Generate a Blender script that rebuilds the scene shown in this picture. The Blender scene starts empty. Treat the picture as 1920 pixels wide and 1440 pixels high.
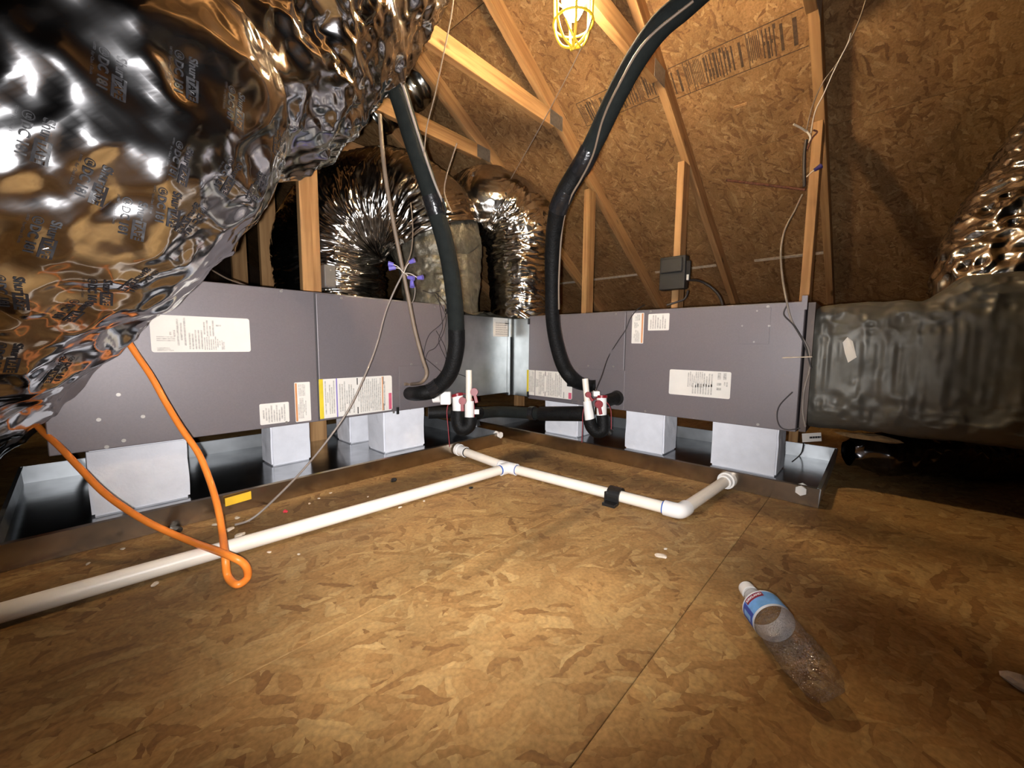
import bpy, bmesh, math, random
import numpy as np
from mathutils import Vector, Matrix
from mathutils.bvhtree import BVHTree

random.seed(7)
SC = bpy.context.scene
COL = SC.collection

# ------------------------------------------------------------------ camera
FPX = 750.0
CAM = np.array([0.0, 0.0, 0.5])
HEAD, PITCH, ROLL = math.radians(42.4), math.radians(5.6), math.radians(0.5)
_f = np.array([math.cos(HEAD), math.sin(HEAD), 0.0]); _r = np.array([math.sin(HEAD), -math.cos(HEAD), 0.0]); _u = np.array([0, 0, 1.0])
FWD = _f*math.cos(PITCH) - _u*math.sin(PITCH); _uc = _u*math.cos(PITCH) + _f*math.sin(PITCH)
RGT = _r*math.cos(ROLL) + _uc*math.sin(ROLL); UPV = _uc*math.cos(ROLL) - _r*math.sin(ROLL)
cd = bpy.data.cameras.new('camera'); cam = bpy.data.objects.new('camera', cd); COL.objects.link(cam)
cd.sensor_width = 36.0; cd.lens = 36.0*FPX/1920.0; cd.clip_start = 0.02; cd.clip_end = 60
cam.matrix_world = Matrix(((RGT[0], UPV[0], -FWD[0], CAM[0]), (RGT[1], UPV[1], -FWD[1], CAM[1]), (RGT[2], UPV[2], -FWD[2], CAM[2]), (0, 0, 0, 1)))
SC.camera = cam

# ------------------------------------------------------------------ world, light, exposure
w = bpy.data.worlds.new('attic_air'); SC.world = w; w.use_nodes = True
w.node_tree.nodes['Background'].inputs[0].default_value = (0.9, 0.75, 0.55, 1)
w.node_tree.nodes['Background'].inputs[1].default_value = 0.004
SC.view_settings.view_transform = 'Standard'; SC.view_settings.look = 'None'
SC.view_settings.gamma = 1.0; SC.view_settings.use_curve_mapping = False
SC.view_settings.exposure = 0.15
# the phone's own flash, beside the lens
fl = bpy.data.lights.new('phone_flash', 'SPOT'); fl.energy = 140.0; fl.color = (0.99, 0.97, 0.98)
fl.spot_size = math.radians(116); fl.spot_blend = 1.0; fl.shadow_soft_size = 0.006
flo = bpy.data.objects.new('phone_flash', fl); COL.objects.link(flo)
flo.matrix_world = Matrix.Translation(Vector(CAM - RGT*0.022 - UPV*0.012 + FWD*0.0)) @ cam.matrix_world.to_3x3().to_4x4() @ Matrix.Rotation(math.radians(4), 4, 'Y') @ Matrix.Rotation(math.radians(11), 4, 'X')

# ------------------------------------------------------------------ helpers: pixels of the 1920x1440 frame to points in the room
def ray(x, y):
    return RGT*((x-960)/FPX) + UPV*(-(y-720)/FPX) + FWD
def pz(x, y, z): d = ray(x, y); return Vector(CAM + d*((z-CAM[2])/d[2]))
def pX(x, y, X): d = ray(x, y); return Vector(CAM + d*((X-CAM[0])/d[0]))
def pY(x, y, Y): d = ray(x, y); return Vector(CAM + d*((Y-CAM[1])/d[1]))
def pd(x, y, dep): return Vector(CAM + ray(x, y)*dep)

# ------------------------------------------------------------------ numpy noise
def _hash(i, j, k):
    n = (i*374761393 + j*668265263 + k*1274126177) & 0x7fffffff
    n = ((n ^ (n >> 13))*1103515245 + 12345) & 0x7fffffff
    n = (n ^ (n >> 16))*69069 & 0x7fffffff
    return (n ^ (n >> 11)) % 65536/32767.5 - 1.0
def vnoise(p):
    p = np.asarray(p, float); f = np.floor(p).astype(np.int64); t = p-f; t = t*t*(3-2*t)
    o = 0
    for a in (0, 1):
        for b in (0, 1):
            for c in (0, 1):
                wgt = (t[..., 0] if a else 1-t[..., 0])*(t[..., 1] if b else 1-t[..., 1])*(t[..., 2] if c else 1-t[..., 2])
                o = o + wgt*_hash(f[..., 0]+a, f[..., 1]+b, f[..., 2]+c)
    return o

# ------------------------------------------------------------------ materials
def _n(nt, t, **kw):
    n = nt.nodes.new(t)
    for k, v in kw.items(): setattr(n, k, v)
    return n
def new_mat(name):
    m = bpy.data.materials.new(name); m.use_nodes = True
    return m, m.node_tree, m.node_tree.nodes['Principled BSDF']
def mat(name, col, rough=0.5, metal=0.0, var=0.08, scale=30.0, bump=0.0, bscale=80.0, spec=0.5, stretch=None, detail=3.0):
    """plain surface with procedural mottling of colour and roughness, optional fine relief"""
    m, nt, b = new_mat(name); L = nt.links
    tc = _n(nt, 'ShaderNodeTexCoord'); src = tc.outputs['Object']
    if stretch:
        mp = _n(nt, 'ShaderNodeMapping'); mp.inputs['Scale'].default_value = stretch; L.new(src, mp.inputs[0]); src = mp.outputs[0]
    nz = _n(nt, 'ShaderNodeTexNoise'); nz.inputs['Scale'].default_value = scale; nz.inputs['Detail'].default_value = detail; L.new(src, nz.inputs[0])
    rp = _n(nt, 'ShaderNodeValToRGB'); rp.color_ramp.elements[0].position = 0.3; rp.color_ramp.elements[1].position = 0.7
    rp.color_ramp.elements[0].color = [c*(1-var) for c in col]+[1]; rp.color_ramp.elements[1].color = [min(1, c*(1+var)) for c in col]+[1]
    L.new(nz.outputs[0], rp.inputs[0]); L.new(rp.outputs[0], b.inputs['Base Color'])
    b.inputs['Roughness'].default_value = rough; b.inputs['Metallic'].default_value = metal; b.inputs['Specular IOR Level'].default_value = spec
    if bump:
        n2 = _n(nt, 'ShaderNodeTexNoise'); n2.inputs['Scale'].default_value = bscale; n2.inputs['Detail'].default_value = 4; L.new(src, n2.inputs[0])
        bp = _n(nt, 'ShaderNodeBump'); bp.inputs['Strength'].default_value = bump; bp.inputs['Distance'].default_value = 0.01
        L.new(n2.outputs[0], bp.inputs['Height']); L.new(bp.outputs[0], b.inputs['Normal'])
    return m

def osb(name, cols, gain=1.0, dark_patches=(), rough=0.62, size=1.0):
    """oriented strand board: stacked layers of long flakes lying at different angles"""
    m, nt, b = new_mat(name); L = nt.links
    tc = _n(nt, 'ShaderNodeTexCoord'); oi = _n(nt, 'ShaderNodeObjectInfo')
    sc = _n(nt, 'ShaderNodeVectorMath', operation='SCALE'); sc.inputs[0].default_value = (37.1, 23.7, 0); L.new(oi.outputs['Random'], sc.inputs['Scale'])
    ad = _n(nt, 'ShaderNodeVectorMath', operation='ADD'); L.new(tc.outputs['Object'], ad.inputs[0]); L.new(sc.outputs[0], ad.inputs[1])
    wn = _n(nt, 'ShaderNodeTexNoise'); wn.inputs['Scale'].default_value = 22; wn.inputs['Detail'].default_value = 3; L.new(ad.outputs[0], wn.inputs[0])
    sb = _n(nt, 'ShaderNodeVectorMath', operation='SUBTRACT'); sb.inputs[1].default_value = (.5, .5, .5); L.new(wn.outputs['Color'], sb.inputs[0])
    s2 = _n(nt, 'ShaderNodeVectorMath', operation='SCALE'); s2.inputs['Scale'].default_value = 0.035; L.new(sb.outputs[0], s2.inputs[0])
    a2 = _n(nt, 'ShaderNodeVectorMath', operation='ADD'); L.new(ad.outputs[0], a2.inputs[0]); L.new(s2.outputs[0], a2.inputs[1])
    prev_c = prev_h = None
    layers = [(10, .09, .026, 0), (-35, .075, .016, .45), (60, .065, .015, .55), (-75, .07, .017, .55), (25, .06, .012, .55), (-12, .085, .014, .55), (100, .05, .012, .62), (-50, .045, .010, .66), (8, .06, .009, .66), (48, .035, .008, .74)]
    for i, (ang, lx, ly, thr) in enumerate(layers):
        mp = _n(nt, 'ShaderNodeMapping', vector_type='POINT'); mp.inputs['Rotation'].default_value = (0, 0, math.radians(ang)); mp.inputs['Location'].default_value = (i*3.3, i*1.7, 0)
        L.new(a2.outputs[0], mp.inputs[0])
        m2 = _n(nt, 'ShaderNodeVectorMath', operation='MULTIPLY'); m2.inputs[1].default_value = (1/lx/size, 1/ly/size, 1); L.new(mp.outputs[0], m2.inputs[0])
        vo = _n(nt, 'ShaderNodeTexVoronoi', voronoi_dimensions='2D'); vo.inputs['Scale'].default_value = 1.0; L.new(m2.outputs[0], vo.inputs['Vector'])
        sp = _n(nt, 'ShaderNodeSeparateColor'); L.new(vo.outputs['Color'], sp.inputs[0])
        rp = _n(nt, 'ShaderNodeValToRGB'); el = rp.color_ramp.elements
        el[0].position = 0.0; el[0].color = (*cols[0], 1); el[1].position = 1.0; el[1].color = (*cols[-1], 1)
        for k in range(1, len(cols)-1):
            e = el.new(k/(len(cols)-1)); e.color = (*cols[k], 1)
        L.new(sp.outputs[0], rp.inputs[0])
        # a flake is a touch darker along one edge
        er = _n(nt, 'ShaderNodeMapRange'); er.inputs[1].default_value = 0.25; er.inputs[2].default_value = 0.9; er.inputs[3].default_value = 1.0; er.inputs[4].default_value = 0.82
        L.new(vo.outputs['Distance'], er.inputs[0])
        mu = _n(nt, 'ShaderNodeVectorMath', operation='SCALE'); L.new(rp.outputs[0], mu.inputs[0]); L.new(er.outputs[0], mu.inputs['Scale'])
        if prev_c is None: prev_c, prev_h = mu.outputs[0], sp.outputs[2]
        else:
            gt = _n(nt, 'ShaderNodeMath', operation='GREATER_THAN'); gt.inputs[1].default_value = thr; L.new(sp.outputs[1], gt.inputs[0])
            mx = _n(nt, 'ShaderNodeMix', data_type='RGBA'); L.new(gt.outputs[0], mx.inputs[0]); L.new(prev_c, mx.inputs[6]); L.new(mu.outputs[0], mx.inputs[7]); prev_c = mx.outputs[2]
            mh = _n(nt, 'ShaderNodeMix', data_type='FLOAT'); L.new(gt.outputs[0], mh.inputs[0]); L.new(prev_h, mh.inputs[2]); L.new(sp.outputs[2], mh.inputs[3]); prev_h = mh.outputs[0]
    fine = _n(nt, 'ShaderNodeTexNoise'); fine.inputs['Scale'].default_value = 140; fine.inputs['Detail'].default_value = 5; L.new(ad.outputs[0], fine.inputs[0])
    fr = _n(nt, 'ShaderNodeMapRange'); fr.inputs[1].default_value = .3; fr.inputs[2].default_value = .7; fr.inputs[3].default_value = .78*gain; fr.inputs[4].default_value = 1.16*gain; L.new(fine.outputs[0], fr.inputs[0])
    dirt = _n(nt, 'ShaderNodeTexNoise'); dirt.inputs['Scale'].default_value = 3.2; dirt.inputs['Detail'].default_value = 6; L.new(ad.outputs[0], dirt.inputs[0])
    dr = _n(nt, 'ShaderNodeMapRange'); dr.inputs[1].default_value = .35; dr.inputs[2].default_value = .6; dr.inputs[3].default_value = .72; dr.inputs[4].default_value = 1.05; L.new(dirt.outputs[0], dr.inputs[0])
    m3 = _n(nt, 'ShaderNodeMath', operation='MULTIPLY'); L.new(fr.outputs[0], m3.inputs[0]); L.new(dr.outputs[0], m3.inputs[1]); fac = m3.outputs[0]
    for (sx, sy, rx, ry, amt) in dark_patches:      # a stain, a dirt band and other darker areas, each placed and shaped
        ge = _n(nt, 'ShaderNodeNewGeometry')
        su = _n(nt, 'ShaderNodeVectorMath', operation='SUBTRACT'); su.inputs[1].default_value = (sx, sy, 0); L.new(ge.outputs['Position'], su.inputs[0])
        dv = _n(nt, 'ShaderNodeVectorMath', operation='MULTIPLY'); dv.inputs[1].default_value = (1/rx, 1/ry, 0); L.new(su.outputs[0], dv.inputs[0])
        le = _n(nt, 'ShaderNodeVectorMath', operation='LENGTH'); L.new(dv.outputs[0], le.inputs[0])
        dn = _n(nt, 'ShaderNodeMath', operation='MULTIPLY_ADD'); dn.inputs[1].default_value = -2.2; dn.inputs[2].default_value = 1.1; L.new(dirt.outputs[0], dn.inputs[0])
        sm = _n(nt, 'ShaderNodeMath', operation='ADD'); L.new(le.outputs['Value'], sm.inputs[0]); L.new(dn.outputs[0], sm.inputs[1])
        mr = _n(nt, 'ShaderNodeMapRange', interpolation_type='SMOOTHSTEP'); mr.inputs[1].default_value = .35; mr.inputs[2].default_value = 1.1; mr.inputs[3].default_value = amt; mr.inputs[4].default_value = 1.0
        L.new(sm.outputs[0], mr.inputs[0])
        q = _n(nt, 'ShaderNodeMath', operation='MULTIPLY'); L.new(fac, q.inputs[0]); L.new(mr.outputs[0], q.inputs[1]); fac = q.outputs[0]
    fm = _n(nt, 'ShaderNodeVectorMath', operation='SCALE'); L.new(prev_c, fm.inputs[0]); L.new(fac, fm.inputs['Scale'])
    L.new(fm.outputs[0], b.inputs['Base Color']); b.inputs['Roughness'].default_value = rough; b.inputs['Specular IOR Level'].default_value = 0.3
    bp = _n(nt, 'ShaderNodeBump'); bp.inputs['Strength'].default_value = 0.35; bp.inputs['Distance'].default_value = 0.0015; L.new(prev_h, bp.inputs['Height'])
    L.new(bp.outputs[0], b.inputs['Normal'])
    return m

def wood(name, c0, c1):
    m, nt, b = new_mat(name); L = nt.links
    tc = _n(nt, 'ShaderNodeTexCoord'); oi = _n(nt, 'ShaderNodeObjectInfo')
    sc = _n(nt, 'ShaderNodeVectorMath', operation='SCALE'); sc.inputs[0].default_value = (9, 7, 5); L.new(oi.outputs['Random'], sc.inputs['Scale'])
    ad = _n(nt, 'ShaderNodeVectorMath', operation='ADD'); L.new(tc.outputs['Object'], ad.inputs[0]); L.new(sc.outputs[0], ad.inputs[1])
    mp = _n(nt, 'ShaderNodeMapping'); mp.inputs['Scale'].default_value = (2.2, 38, 38); L.new(ad.outputs[0], mp.inputs[0])
    nz = _n(nt, 'ShaderNodeTexNoise'); nz.inputs['Scale'].default_value = 1.0; nz.inputs['Detail'].default_value = 5; nz.inputs['Distortion'].default_value = .6; L.new(mp.outputs[0], nz.inputs[0])
    rp = _n(nt, 'ShaderNodeValToRGB'); rp.color_ramp.elements[0].position = .32; rp.color_ramp.elements[1].position = .66
    rp.color_ramp.elements[0].color = (*c0, 1); rp.color_ramp.elements[1].color = (*c1, 1); L.new(nz.outputs[0], rp.inputs[0])
    kn = _n(nt, 'ShaderNodeTexVoronoi'); kn.inputs['Scale'].default_value = 1; m5 = _n(nt, 'ShaderNodeMapping'); m5.inputs['Scale'].default_value = (3, 9, 9); L.new(ad.outputs[0], m5.inputs[0]); L.new(m5.outputs[0], kn.inputs['Vector'])
    kr = _n(nt, 'ShaderNodeMapRange'); kr.inputs[1].default_value = .05; kr.inputs[2].default_value = .13; kr.inputs[3].default_value = .35; kr.inputs[4].default_value = 1; L.new(kn.outputs['Distance'], kr.inputs[0])
    sm = _n(nt, 'ShaderNodeVectorMath', operation='SCALE'); L.new(rp.outputs[0], sm.inputs[0]); L.new(kr.outputs[0], sm.inputs['Scale'])
    L.new(sm.outputs[0], b.inputs['Base Color']); b.inputs['Roughness'].default_value = .7; b.inputs['Specular IOR Level'].default_value = .25
    bp = _n(nt, 'ShaderNodeBump'); bp.inputs['Strength'].default_value = .25; bp.inputs['Distance'].default_value = .002; L.new(nz.outputs[0], bp.inputs['Height']); L.new(bp.outputs[0], b.inputs['Normal'])
    return m

def foil(name, col, rough, bs, bstr, dist=.006, stretch=(1, 1, 1), crease=True, metal=1.0):
    """metallised film: mirror-like, with fine crumple relief"""
    m, nt, b = new_mat(name); L = nt.links
    tc = _n(nt, 'ShaderNodeTexCoord'); mp = _n(nt, 'ShaderNodeMapping'); mp.inputs['Scale'].default_value = stretch; L.new(tc.outputs['Object'], mp.inputs[0])
    nz = _n(nt, 'ShaderNodeTexNoise', noise_type='RIDGED_MULTIFRACTAL' if crease else 'FBM'); nz.inputs['Scale'].default_value = bs; nz.inputs['Detail'].default_value = 3; L.new(mp.outputs[0], nz.inputs[0])
    bp = _n(nt, 'ShaderNodeBump'); bp.inputs['Strength'].default_value = bstr; bp.inputs['Distance'].default_value = dist; L.new(nz.outputs[0], bp.inputs['Height'])
    n2 = _n(nt, 'ShaderNodeTexNoise'); n2.inputs['Scale'].default_value = 9; L.new(mp.outputs[0], n2.inputs[0])
    rr = _n(nt, 'ShaderNodeMapRange'); rr.inputs[3].default_value = rough*.6; rr.inputs[4].default_value = rough*1.5; L.new(n2.outputs[0], rr.inputs[0])
    b.inputs['Base Color'].default_value = (*col, 1); b.inputs['Metallic'].default_value = metal
    L.new(rr.outputs[0], b.inputs['Roughness']); L.new(bp.outputs[0], b.inputs['Normal'])
    return m

FLOORC = [(.25, .125, .040), (.33, .178, .060), (.37, .205, .070), (.385, .22, .077), (.40, .232, .082), (.41, .242, .087), (.43, .262, .097), (.50, .325, .13)]
ROOFC = [(.21, .108, .044), (.27, .145, .060), (.32, .178, .072), (.335, .188, .078), (.35, .198, .083), (.36, .206, .088), (.385, .225, .097), (.47, .30, .14)]
M = {}
M['floor'] = osb('osb_floor', FLOORC, 1.0, size=1.5, dark_patches=[(1.30, 1.16, .22, .10, .30), (.45, 1.22, .8, .10, .45), (1.36, .75, .10, .5, .55), (.0, .95, .45, .30, .55), (.9, .62, .5, .03, .7), (1.45, .1, .14, .5, .5)])
M['roof'] = osb('osb_roof', ROOFC, 1.0, size=1.35)
M['dimdeck'] = osb('osb_dimmed_unseen', [(.02, .011, .006), (.035, .020, .010), (.04, .024, .012), (.05, .03, .016)], 1.0)  # unseen boards; attic dark put into their colour so the foil reflects black
M['sub'] = mat('subfloor_gap', (.03, .018, .01), .9)
M['pine'] = wood('pine', (.30, .155, .062), (.50, .29, .125))
M['plate'] = mat('galvanised_plate', (.42, .43, .43), .45, .9, .15, 60)
M['galv'] = mat('galvanised_sheet', (.46, .48, .48), .40, 1.0, .12, 14, bump=.06, bscale=6)
M['pan'] = mat('galvanised_pan', (.46, .47, .48), .17, 1.0, .22, 9, bump=.05, bscale=7)
M['frontrim'] = mat('floor_tinted_rim', (.42, .36, .29), .24, 1.0, .2, 12, bump=.05, bscale=9)  # brown of the reflected floor painted into the front rims' colour
M['rim'] = mat('galvanised_rim', (.50, .53, .55), .36, .88, .2, 9, bump=.05, bscale=7)
M['paint'] = mat('grey_cabinet_paint', (.175, .155, .162), .42, .2, .05, 220, bump=.03, bscale=400)
M['paint_dark'] = mat('cabinet_shadow_gap', (.06, .055, .057), .6)
M['screw'] = mat('zinc_screw', (.36, .34, .31), .45, .8)
M['paper'] = mat('white_label_paper', (.78, .75, .69), .5, 0, .03, 20)
M['print'] = mat('grey_label_print', (.50, .48, .44), .6, 0, .3, 160)
M['ink'] = mat('black_ink', (.014, .013, .015), .5)
M['yellow'] = mat('yellow_print', (.72, .56, .03), .5)
M['yellowtab'] = mat('yellow_plastic', (.85, .50, .02), .5)
M['orangeprint'] = mat('orange_print', (.62, .27, .10), .5)
M['violet'] = mat('violet_print', (.22, .17, .5), .5)
M['pink'] = mat('red_print', (.62, .12, .2), .5)
M['foam'] = mat('white_foam', (.84, .85, .90), .75, 0, .04, 25, bump=.15, bscale=150)
M['pvc'] = mat('white_pvc', (.82, .75, .64), .38, 0, .05, 12)
M['pvcw'] = mat('bright_white_pvc', (.84, .82, .78), .35, 0, .03, 12)
M['primer'] = mat('blue_primer', (.03, .10, .38), .5, 0, .3, 60)
M['blackrubber'] = mat('black_foam_insulation', (.006, .006, .006), .55, 0, .3, 60, bump=.2, bscale=160, spec=.15)
M['slate'] = mat('slate_foam_insulation', (.012, .0145, .0135), .85, 0, .15, 40, bump=.15, bscale=220, spec=.15)
M['tape'] = mat('glossy_black_tape', (.012, .012, .013), .22, 0, .2, 60, bump=.25, bscale=60)
M['blackplastic'] = mat('black_plastic', (.010, .010, .010), .4)
M['orange'] = mat('orange_cord_jacket', (.86, .24, .03), .42, 0, .06, 30)
M['redwire'] = mat('red_plastic', (.21, .006, .012), .4, 0, .1, 40)
M['brownwire'] = mat('brown_cable_jacket', (.20, .145, .10), .5, 0, .12, 30)
M['greywire'] = mat('grey_cable_jacket', (.25, .21, .18), .5, 0, .12, 30)
M['blackwire'] = mat('black_wire', (.03, .025, .025), .5)
M['whitewire'] = mat('white_wire', (.62, .55, .47), .5)
M['bluenut'] = mat('blue_wire_nut', (.13, .11, .42), .45)
M['darkblue'] = mat('dark_blue_wire_nut', (.03, .02, .12), .45)
M['rust'] = mat('rusty_steel', (.10, .035, .02), .8, .2, .4, 90)
M['boxgrey'] = mat('dark_grey_box', (.020, .020, .019), .55)
M['elbox'] = mat('grey_electrical_box', (.16, .15, .14), .55)
M['fibre'] = mat('brown_fibreglass', (.26, .15, .06), .95, 0, .35, 25, bump=.8, bscale=60)
M['debris'] = mat('pale_debris', (.62, .52, .40), .9, 0, .2, 60)
M['redbit'] = mat('red_bit', (.55, .03, .05), .5)
M['rail'] = mat('dark_rail', (.09, .07, .06), .5, .6)
M['yellowcage'] = mat('yellow_lamp_guard', (.85, .62, .05), .4)
M['foilA'] = foil('taped_foil', (.74, .74, .75), .135, 15, .6, .008)
M['foilB'] = foil('pleated_foil', (.50, .48, .45), .17, 26, .6, .006)
M['foilC'] = foil('dull_wrapped_foil', (.105, .098, .080), .46, 18, .6, .010, metal=.35)
M['foilD'] = foil('smooth_silver_foil', (.55, .55, .50), .22, 20, .35, .004)
M['foilE'] = foil('dark_shiny_film', (.24, .23, .24), .16, 24, .8, .010)
M['collar'] = mat('dull_sleeve_foil', (.15, .138, .105), .45, .55, .35, 22, bump=1.0, bscale=30)

# ------------------------------------------------------------------ mesh building
class MB:
    def __init__(s): s.v = []; s.f = []; s.smooth = False
    def add(s, vs, fs):
        o = len(s.v); s.v += [tuple(map(float, q)) for q in vs]; s.f += [tuple(i+o for i in q) for q in fs]; return s
    def box(s, lo, hi):
        x0, y0, z0 = lo; x1, y1, z1 = hi
        return s.add([(x0, y0, z0), (x1, y0, z0), (x1, y1, z0), (x0, y1, z0), (x0, y0, z1), (x1, y0, z1), (x1, y1, z1), (x0, y1, z1)],
                     [(0, 3, 2, 1), (4, 5, 6, 7), (0, 1, 5, 4), (1, 2, 6, 5), (2, 3, 7, 6), (3, 0, 4, 7)])
    def obox(s, c, ax, half):
        c = Vector(c); vs = []
        for dz in (-1, 1):
            for dx, dy in ((-1, -1), (1, -1), (1, 1), (-1, 1)):
                vs.append(c + ax[0]*(dx*half[0]) + ax[1]*(dy*half[1]) + ax[2]*(dz*half[2]))
        return s.add(vs, [(0, 3, 2, 1), (4, 5, 6, 7), (0, 1, 5, 4), (1, 2, 6, 5), (2, 3, 7, 6), (3, 0, 4, 7)])
    def tube(s, pts, r, seg=12, res=8, caps=True, raw=False):
        pts = [Vector(p) for p in pts]
        P, Rr = (pts, list(r) if hasattr(r, '__len__') else [r]*len(pts)) if raw else catmull(pts, r, res)
        s.smooth = True; rings = frames(P); o = len(s.v)
        for (c, n, b), rr in zip(rings, Rr):
            for k in range(seg):
                a = 2*math.pi*k/seg; s.v.append(tuple(c + n*(rr*math.cos(a)) + b*(rr*math.sin(a))))
        for i in range(len(P)-1):
            for k in range(seg):
                k2 = (k+1) % seg; s.f.append((o+i*seg+k, o+i*seg+k2, o+(i+1)*seg+k2, o+(i+1)*seg+k))
        if caps:
            s.f.append(tuple(o+k for k in reversed(range(seg)))); e = o+(len(P)-1)*seg; s.f.append(tuple(e+k for k in range(seg)))
        return s
    def cyl(s, a, b, r, r2=None, seg=16): return s.tube([a, b], [r, r if r2 is None else r2], seg, raw=True)
    def build(s, name, m, parent=None, bevel=0.0, bseg=2):
        root = parent
        while root is not None and root.parent is not None: root = root.parent
        off = root.location if (root is not None and root.type == 'EMPTY') else Vector((0, 0, 0))
        me = bpy.data.meshes.new(name); me.from_pydata([(x-off.x, y-off.y, z-off.z) for x, y, z in s.v], [], s.f)
        if bevel:
            bm = bmesh.new(); bm.from_mesh(me); bmesh.ops.bevel(bm, geom=[e for e in bm.edges], offset=bevel, segments=bseg, affect='EDGES', profile=.5); bm.to_mesh(me); bm.free()
        if s.smooth:
            me.polygons.foreach_set('use_smooth', [True]*len(me.polygons))
            me.set_sharp_from_angle(angle=math.radians(50))
        me.materials.append(m); me.update()
        o = bpy.data.objects.new(name, me); COL.objects.link(o)
        if parent is not None: o.parent = parent
        return o

def catmull(P, r, res):
    n = len(P); R_ = list(r) if hasattr(r, '__len__') else [r]*n
    if n == 2: return P, R_
    out, ro = [], []
    for i in range(n-1):
        p0, p1, p2, p3 = P[max(i-1, 0)], P[i], P[i+1], P[min(i+2, n-1)]
        for k in range(res):
            t = k/res
            out.append(0.5*((2*p1) + (p2-p0)*t + (2*p0-5*p1+4*p2-p3)*t*t + (3*p1-p0-3*p2+p3)*t**3)); ro.append(R_[i]*(1-t)+R_[i+1]*t)
    out.append(P[-1]); ro.append(R_[-1]); return out, ro
def frames(P):
    T = []
    for i in range(len(P)):
        d = P[min(i+1, len(P)-1)] - P[max(i-1, 0)]; T.append(d.normalized() if d.length > 1e-9 else Vector((0, 0, 1)))
    a = Vector((0, 0, 1)) if abs(T[0].z) < .9 else Vector((1, 0, 0)); n = (a - T[0]*a.dot(T[0])).normalized(); res = []
    for i, c in enumerate(P):
        n = (n - T[i]*n.dot(T[i])).normalized(); res.append((c, n, T[i].cross(n)))
    return res

def tag(o, label=None, cat=None, group=None, kind=None):
    for k, v in (('label', label), ('category', cat), ('group', group), ('kind', kind)):
        if v: o[k] = v
    return o
def thing(name, label, cat, loc=(0, 0, 0), group=None):
    o = bpy.data.objects.new(name, None); COL.objects.link(o); o.location = loc; o.empty_display_size = .05
    return tag(o, label, cat, group)
def board(name, p0, p1, w, h, m, parent, side=Vector((0, 1, 0))):
    """timber from p0 to p1; w across `side`, h across the third axis"""
    p0, p1 = Vector(p0), Vector(p1); x = (p1-p0).normalized(); y = (side - x*side.dot(x)).normalized(); z = x.cross(y); L_ = (p1-p0).length
    b = MB().box((-L_/2, -w/2, -h/2), (L_/2, w/2, h/2)); me = bpy.data.meshes.new(name); me.from_pydata(b.v, [], b.f)
    bm = bmesh.new(); bm.from_mesh(me); bmesh.ops.bevel(bm, geom=list(bm.edges), offset=.002, segments=1, affect='EDGES'); bm.to_mesh(me); bm.free()
    me.materials.append(m)
    o = bpy.data.objects.new(name, me); COL.objects.link(o); c = (p0+p1)/2 - (parent.location if parent else Vector())
    o.matrix_local = Matrix(((x.x, y.x, z.x, c.x), (x.y, y.y, z.y, c.y), (x.z, y.z, z.z, c.z), (0, 0, 0, 1)))
    if parent: o.parent = parent
    return o

# ------------------------------------------------------------------ setting: floor
fl_ = MB().box((-10.0, -5.0, -.06), (5.3, 8.0, -.013)).build('floor', M['sub']); tag(fl_, 'brown strand board attic floor', None, None, 'structure')
del fl_['label']
ys = [-5.0, -2.6, -.98, .235, .67, 1.89, 3.11, 5.6, 8.0]
for i in range(len(ys)-1):
    xs = [-10, -7, -4.6+.6*(i % 2), -2.16+.6*(i % 2), .28 - (1.3 if i % 2 else 1.1), 1.72+.3*(i % 2), 4.1, 5.3]
    for j in range(len(xs)-1):
        b = MB().box((xs[j]+.0005, ys[i]+.0005, -.013), (xs[j+1]-.0005, ys[i+1]-.0005, 0)); b.build('osb_panel', M['floor'] if xs[j+1] > -.5 else M['dimdeck'], fl_, bevel=.0008, bseg=1)

# ------------------------------------------------------------------ setting: roof and gables
ZR, XR, SL = 1.66, 2.4, 0.6           # underside of the deck: z = ZR - SL*(X-XR)
def zdeck(X): return ZR - SL*(X-XR)
RIDGE = -3.2
ceil = bpy.data.objects.new('ceiling', None); COL.objects.link(ceil); ceil['kind'] = 'structure'
sl = Vector((1, 0, -SL)).normalized(); nrm = Vector((SL, 0, 1)).normalized()
def roof_panel(X0, X1, Y0, Y1):
    """a strand board sheet lying on the slope, local x down the slope"""
    Lx = (X1-X0)*math.sqrt(1+SL*SL); c = Vector(((X0+X1)/2, (Y0+Y1)/2, zdeck((X0+X1)/2)))
    b = MB().box((-Lx/2+.0015, -(Y1-Y0)/2+.0015, 0), (Lx/2-.0015, (Y1-Y0)/2-.0015, .013)); me = bpy.data.meshes.new('osb_panel'); me.from_pydata(b.v, [], b.f); me.materials.append(M['roof'] if X1 > 1.0 else M['dimdeck'])
    o = bpy.data.objects.new('osb_panel', me); COL.objects.link(o); o.parent = ceil
    o.matrix_local = Matrix(((sl.x, 0, nrm.x, c.x), (0, 1, 0, c.y), (sl.z, 0, nrm.z, c.z), (0, 0, 0, 1)))
    return o
xj = [RIDGE, -2.0, -.8, .45, 1.50, 2.55, 3.30, 4.30, 5.18]
for i in range(len(xj)-1):
    yj = [-5.0, -3.38, -.94, 1.50, 3.94, 8.0] if i % 2 else [-5.0, -2.16, .28, 2.72, 5.16, 8.0]
    for j in range(len(yj)-1): roof_panel(xj[i], xj[i+1], yj[j], yj[j+1])
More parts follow.
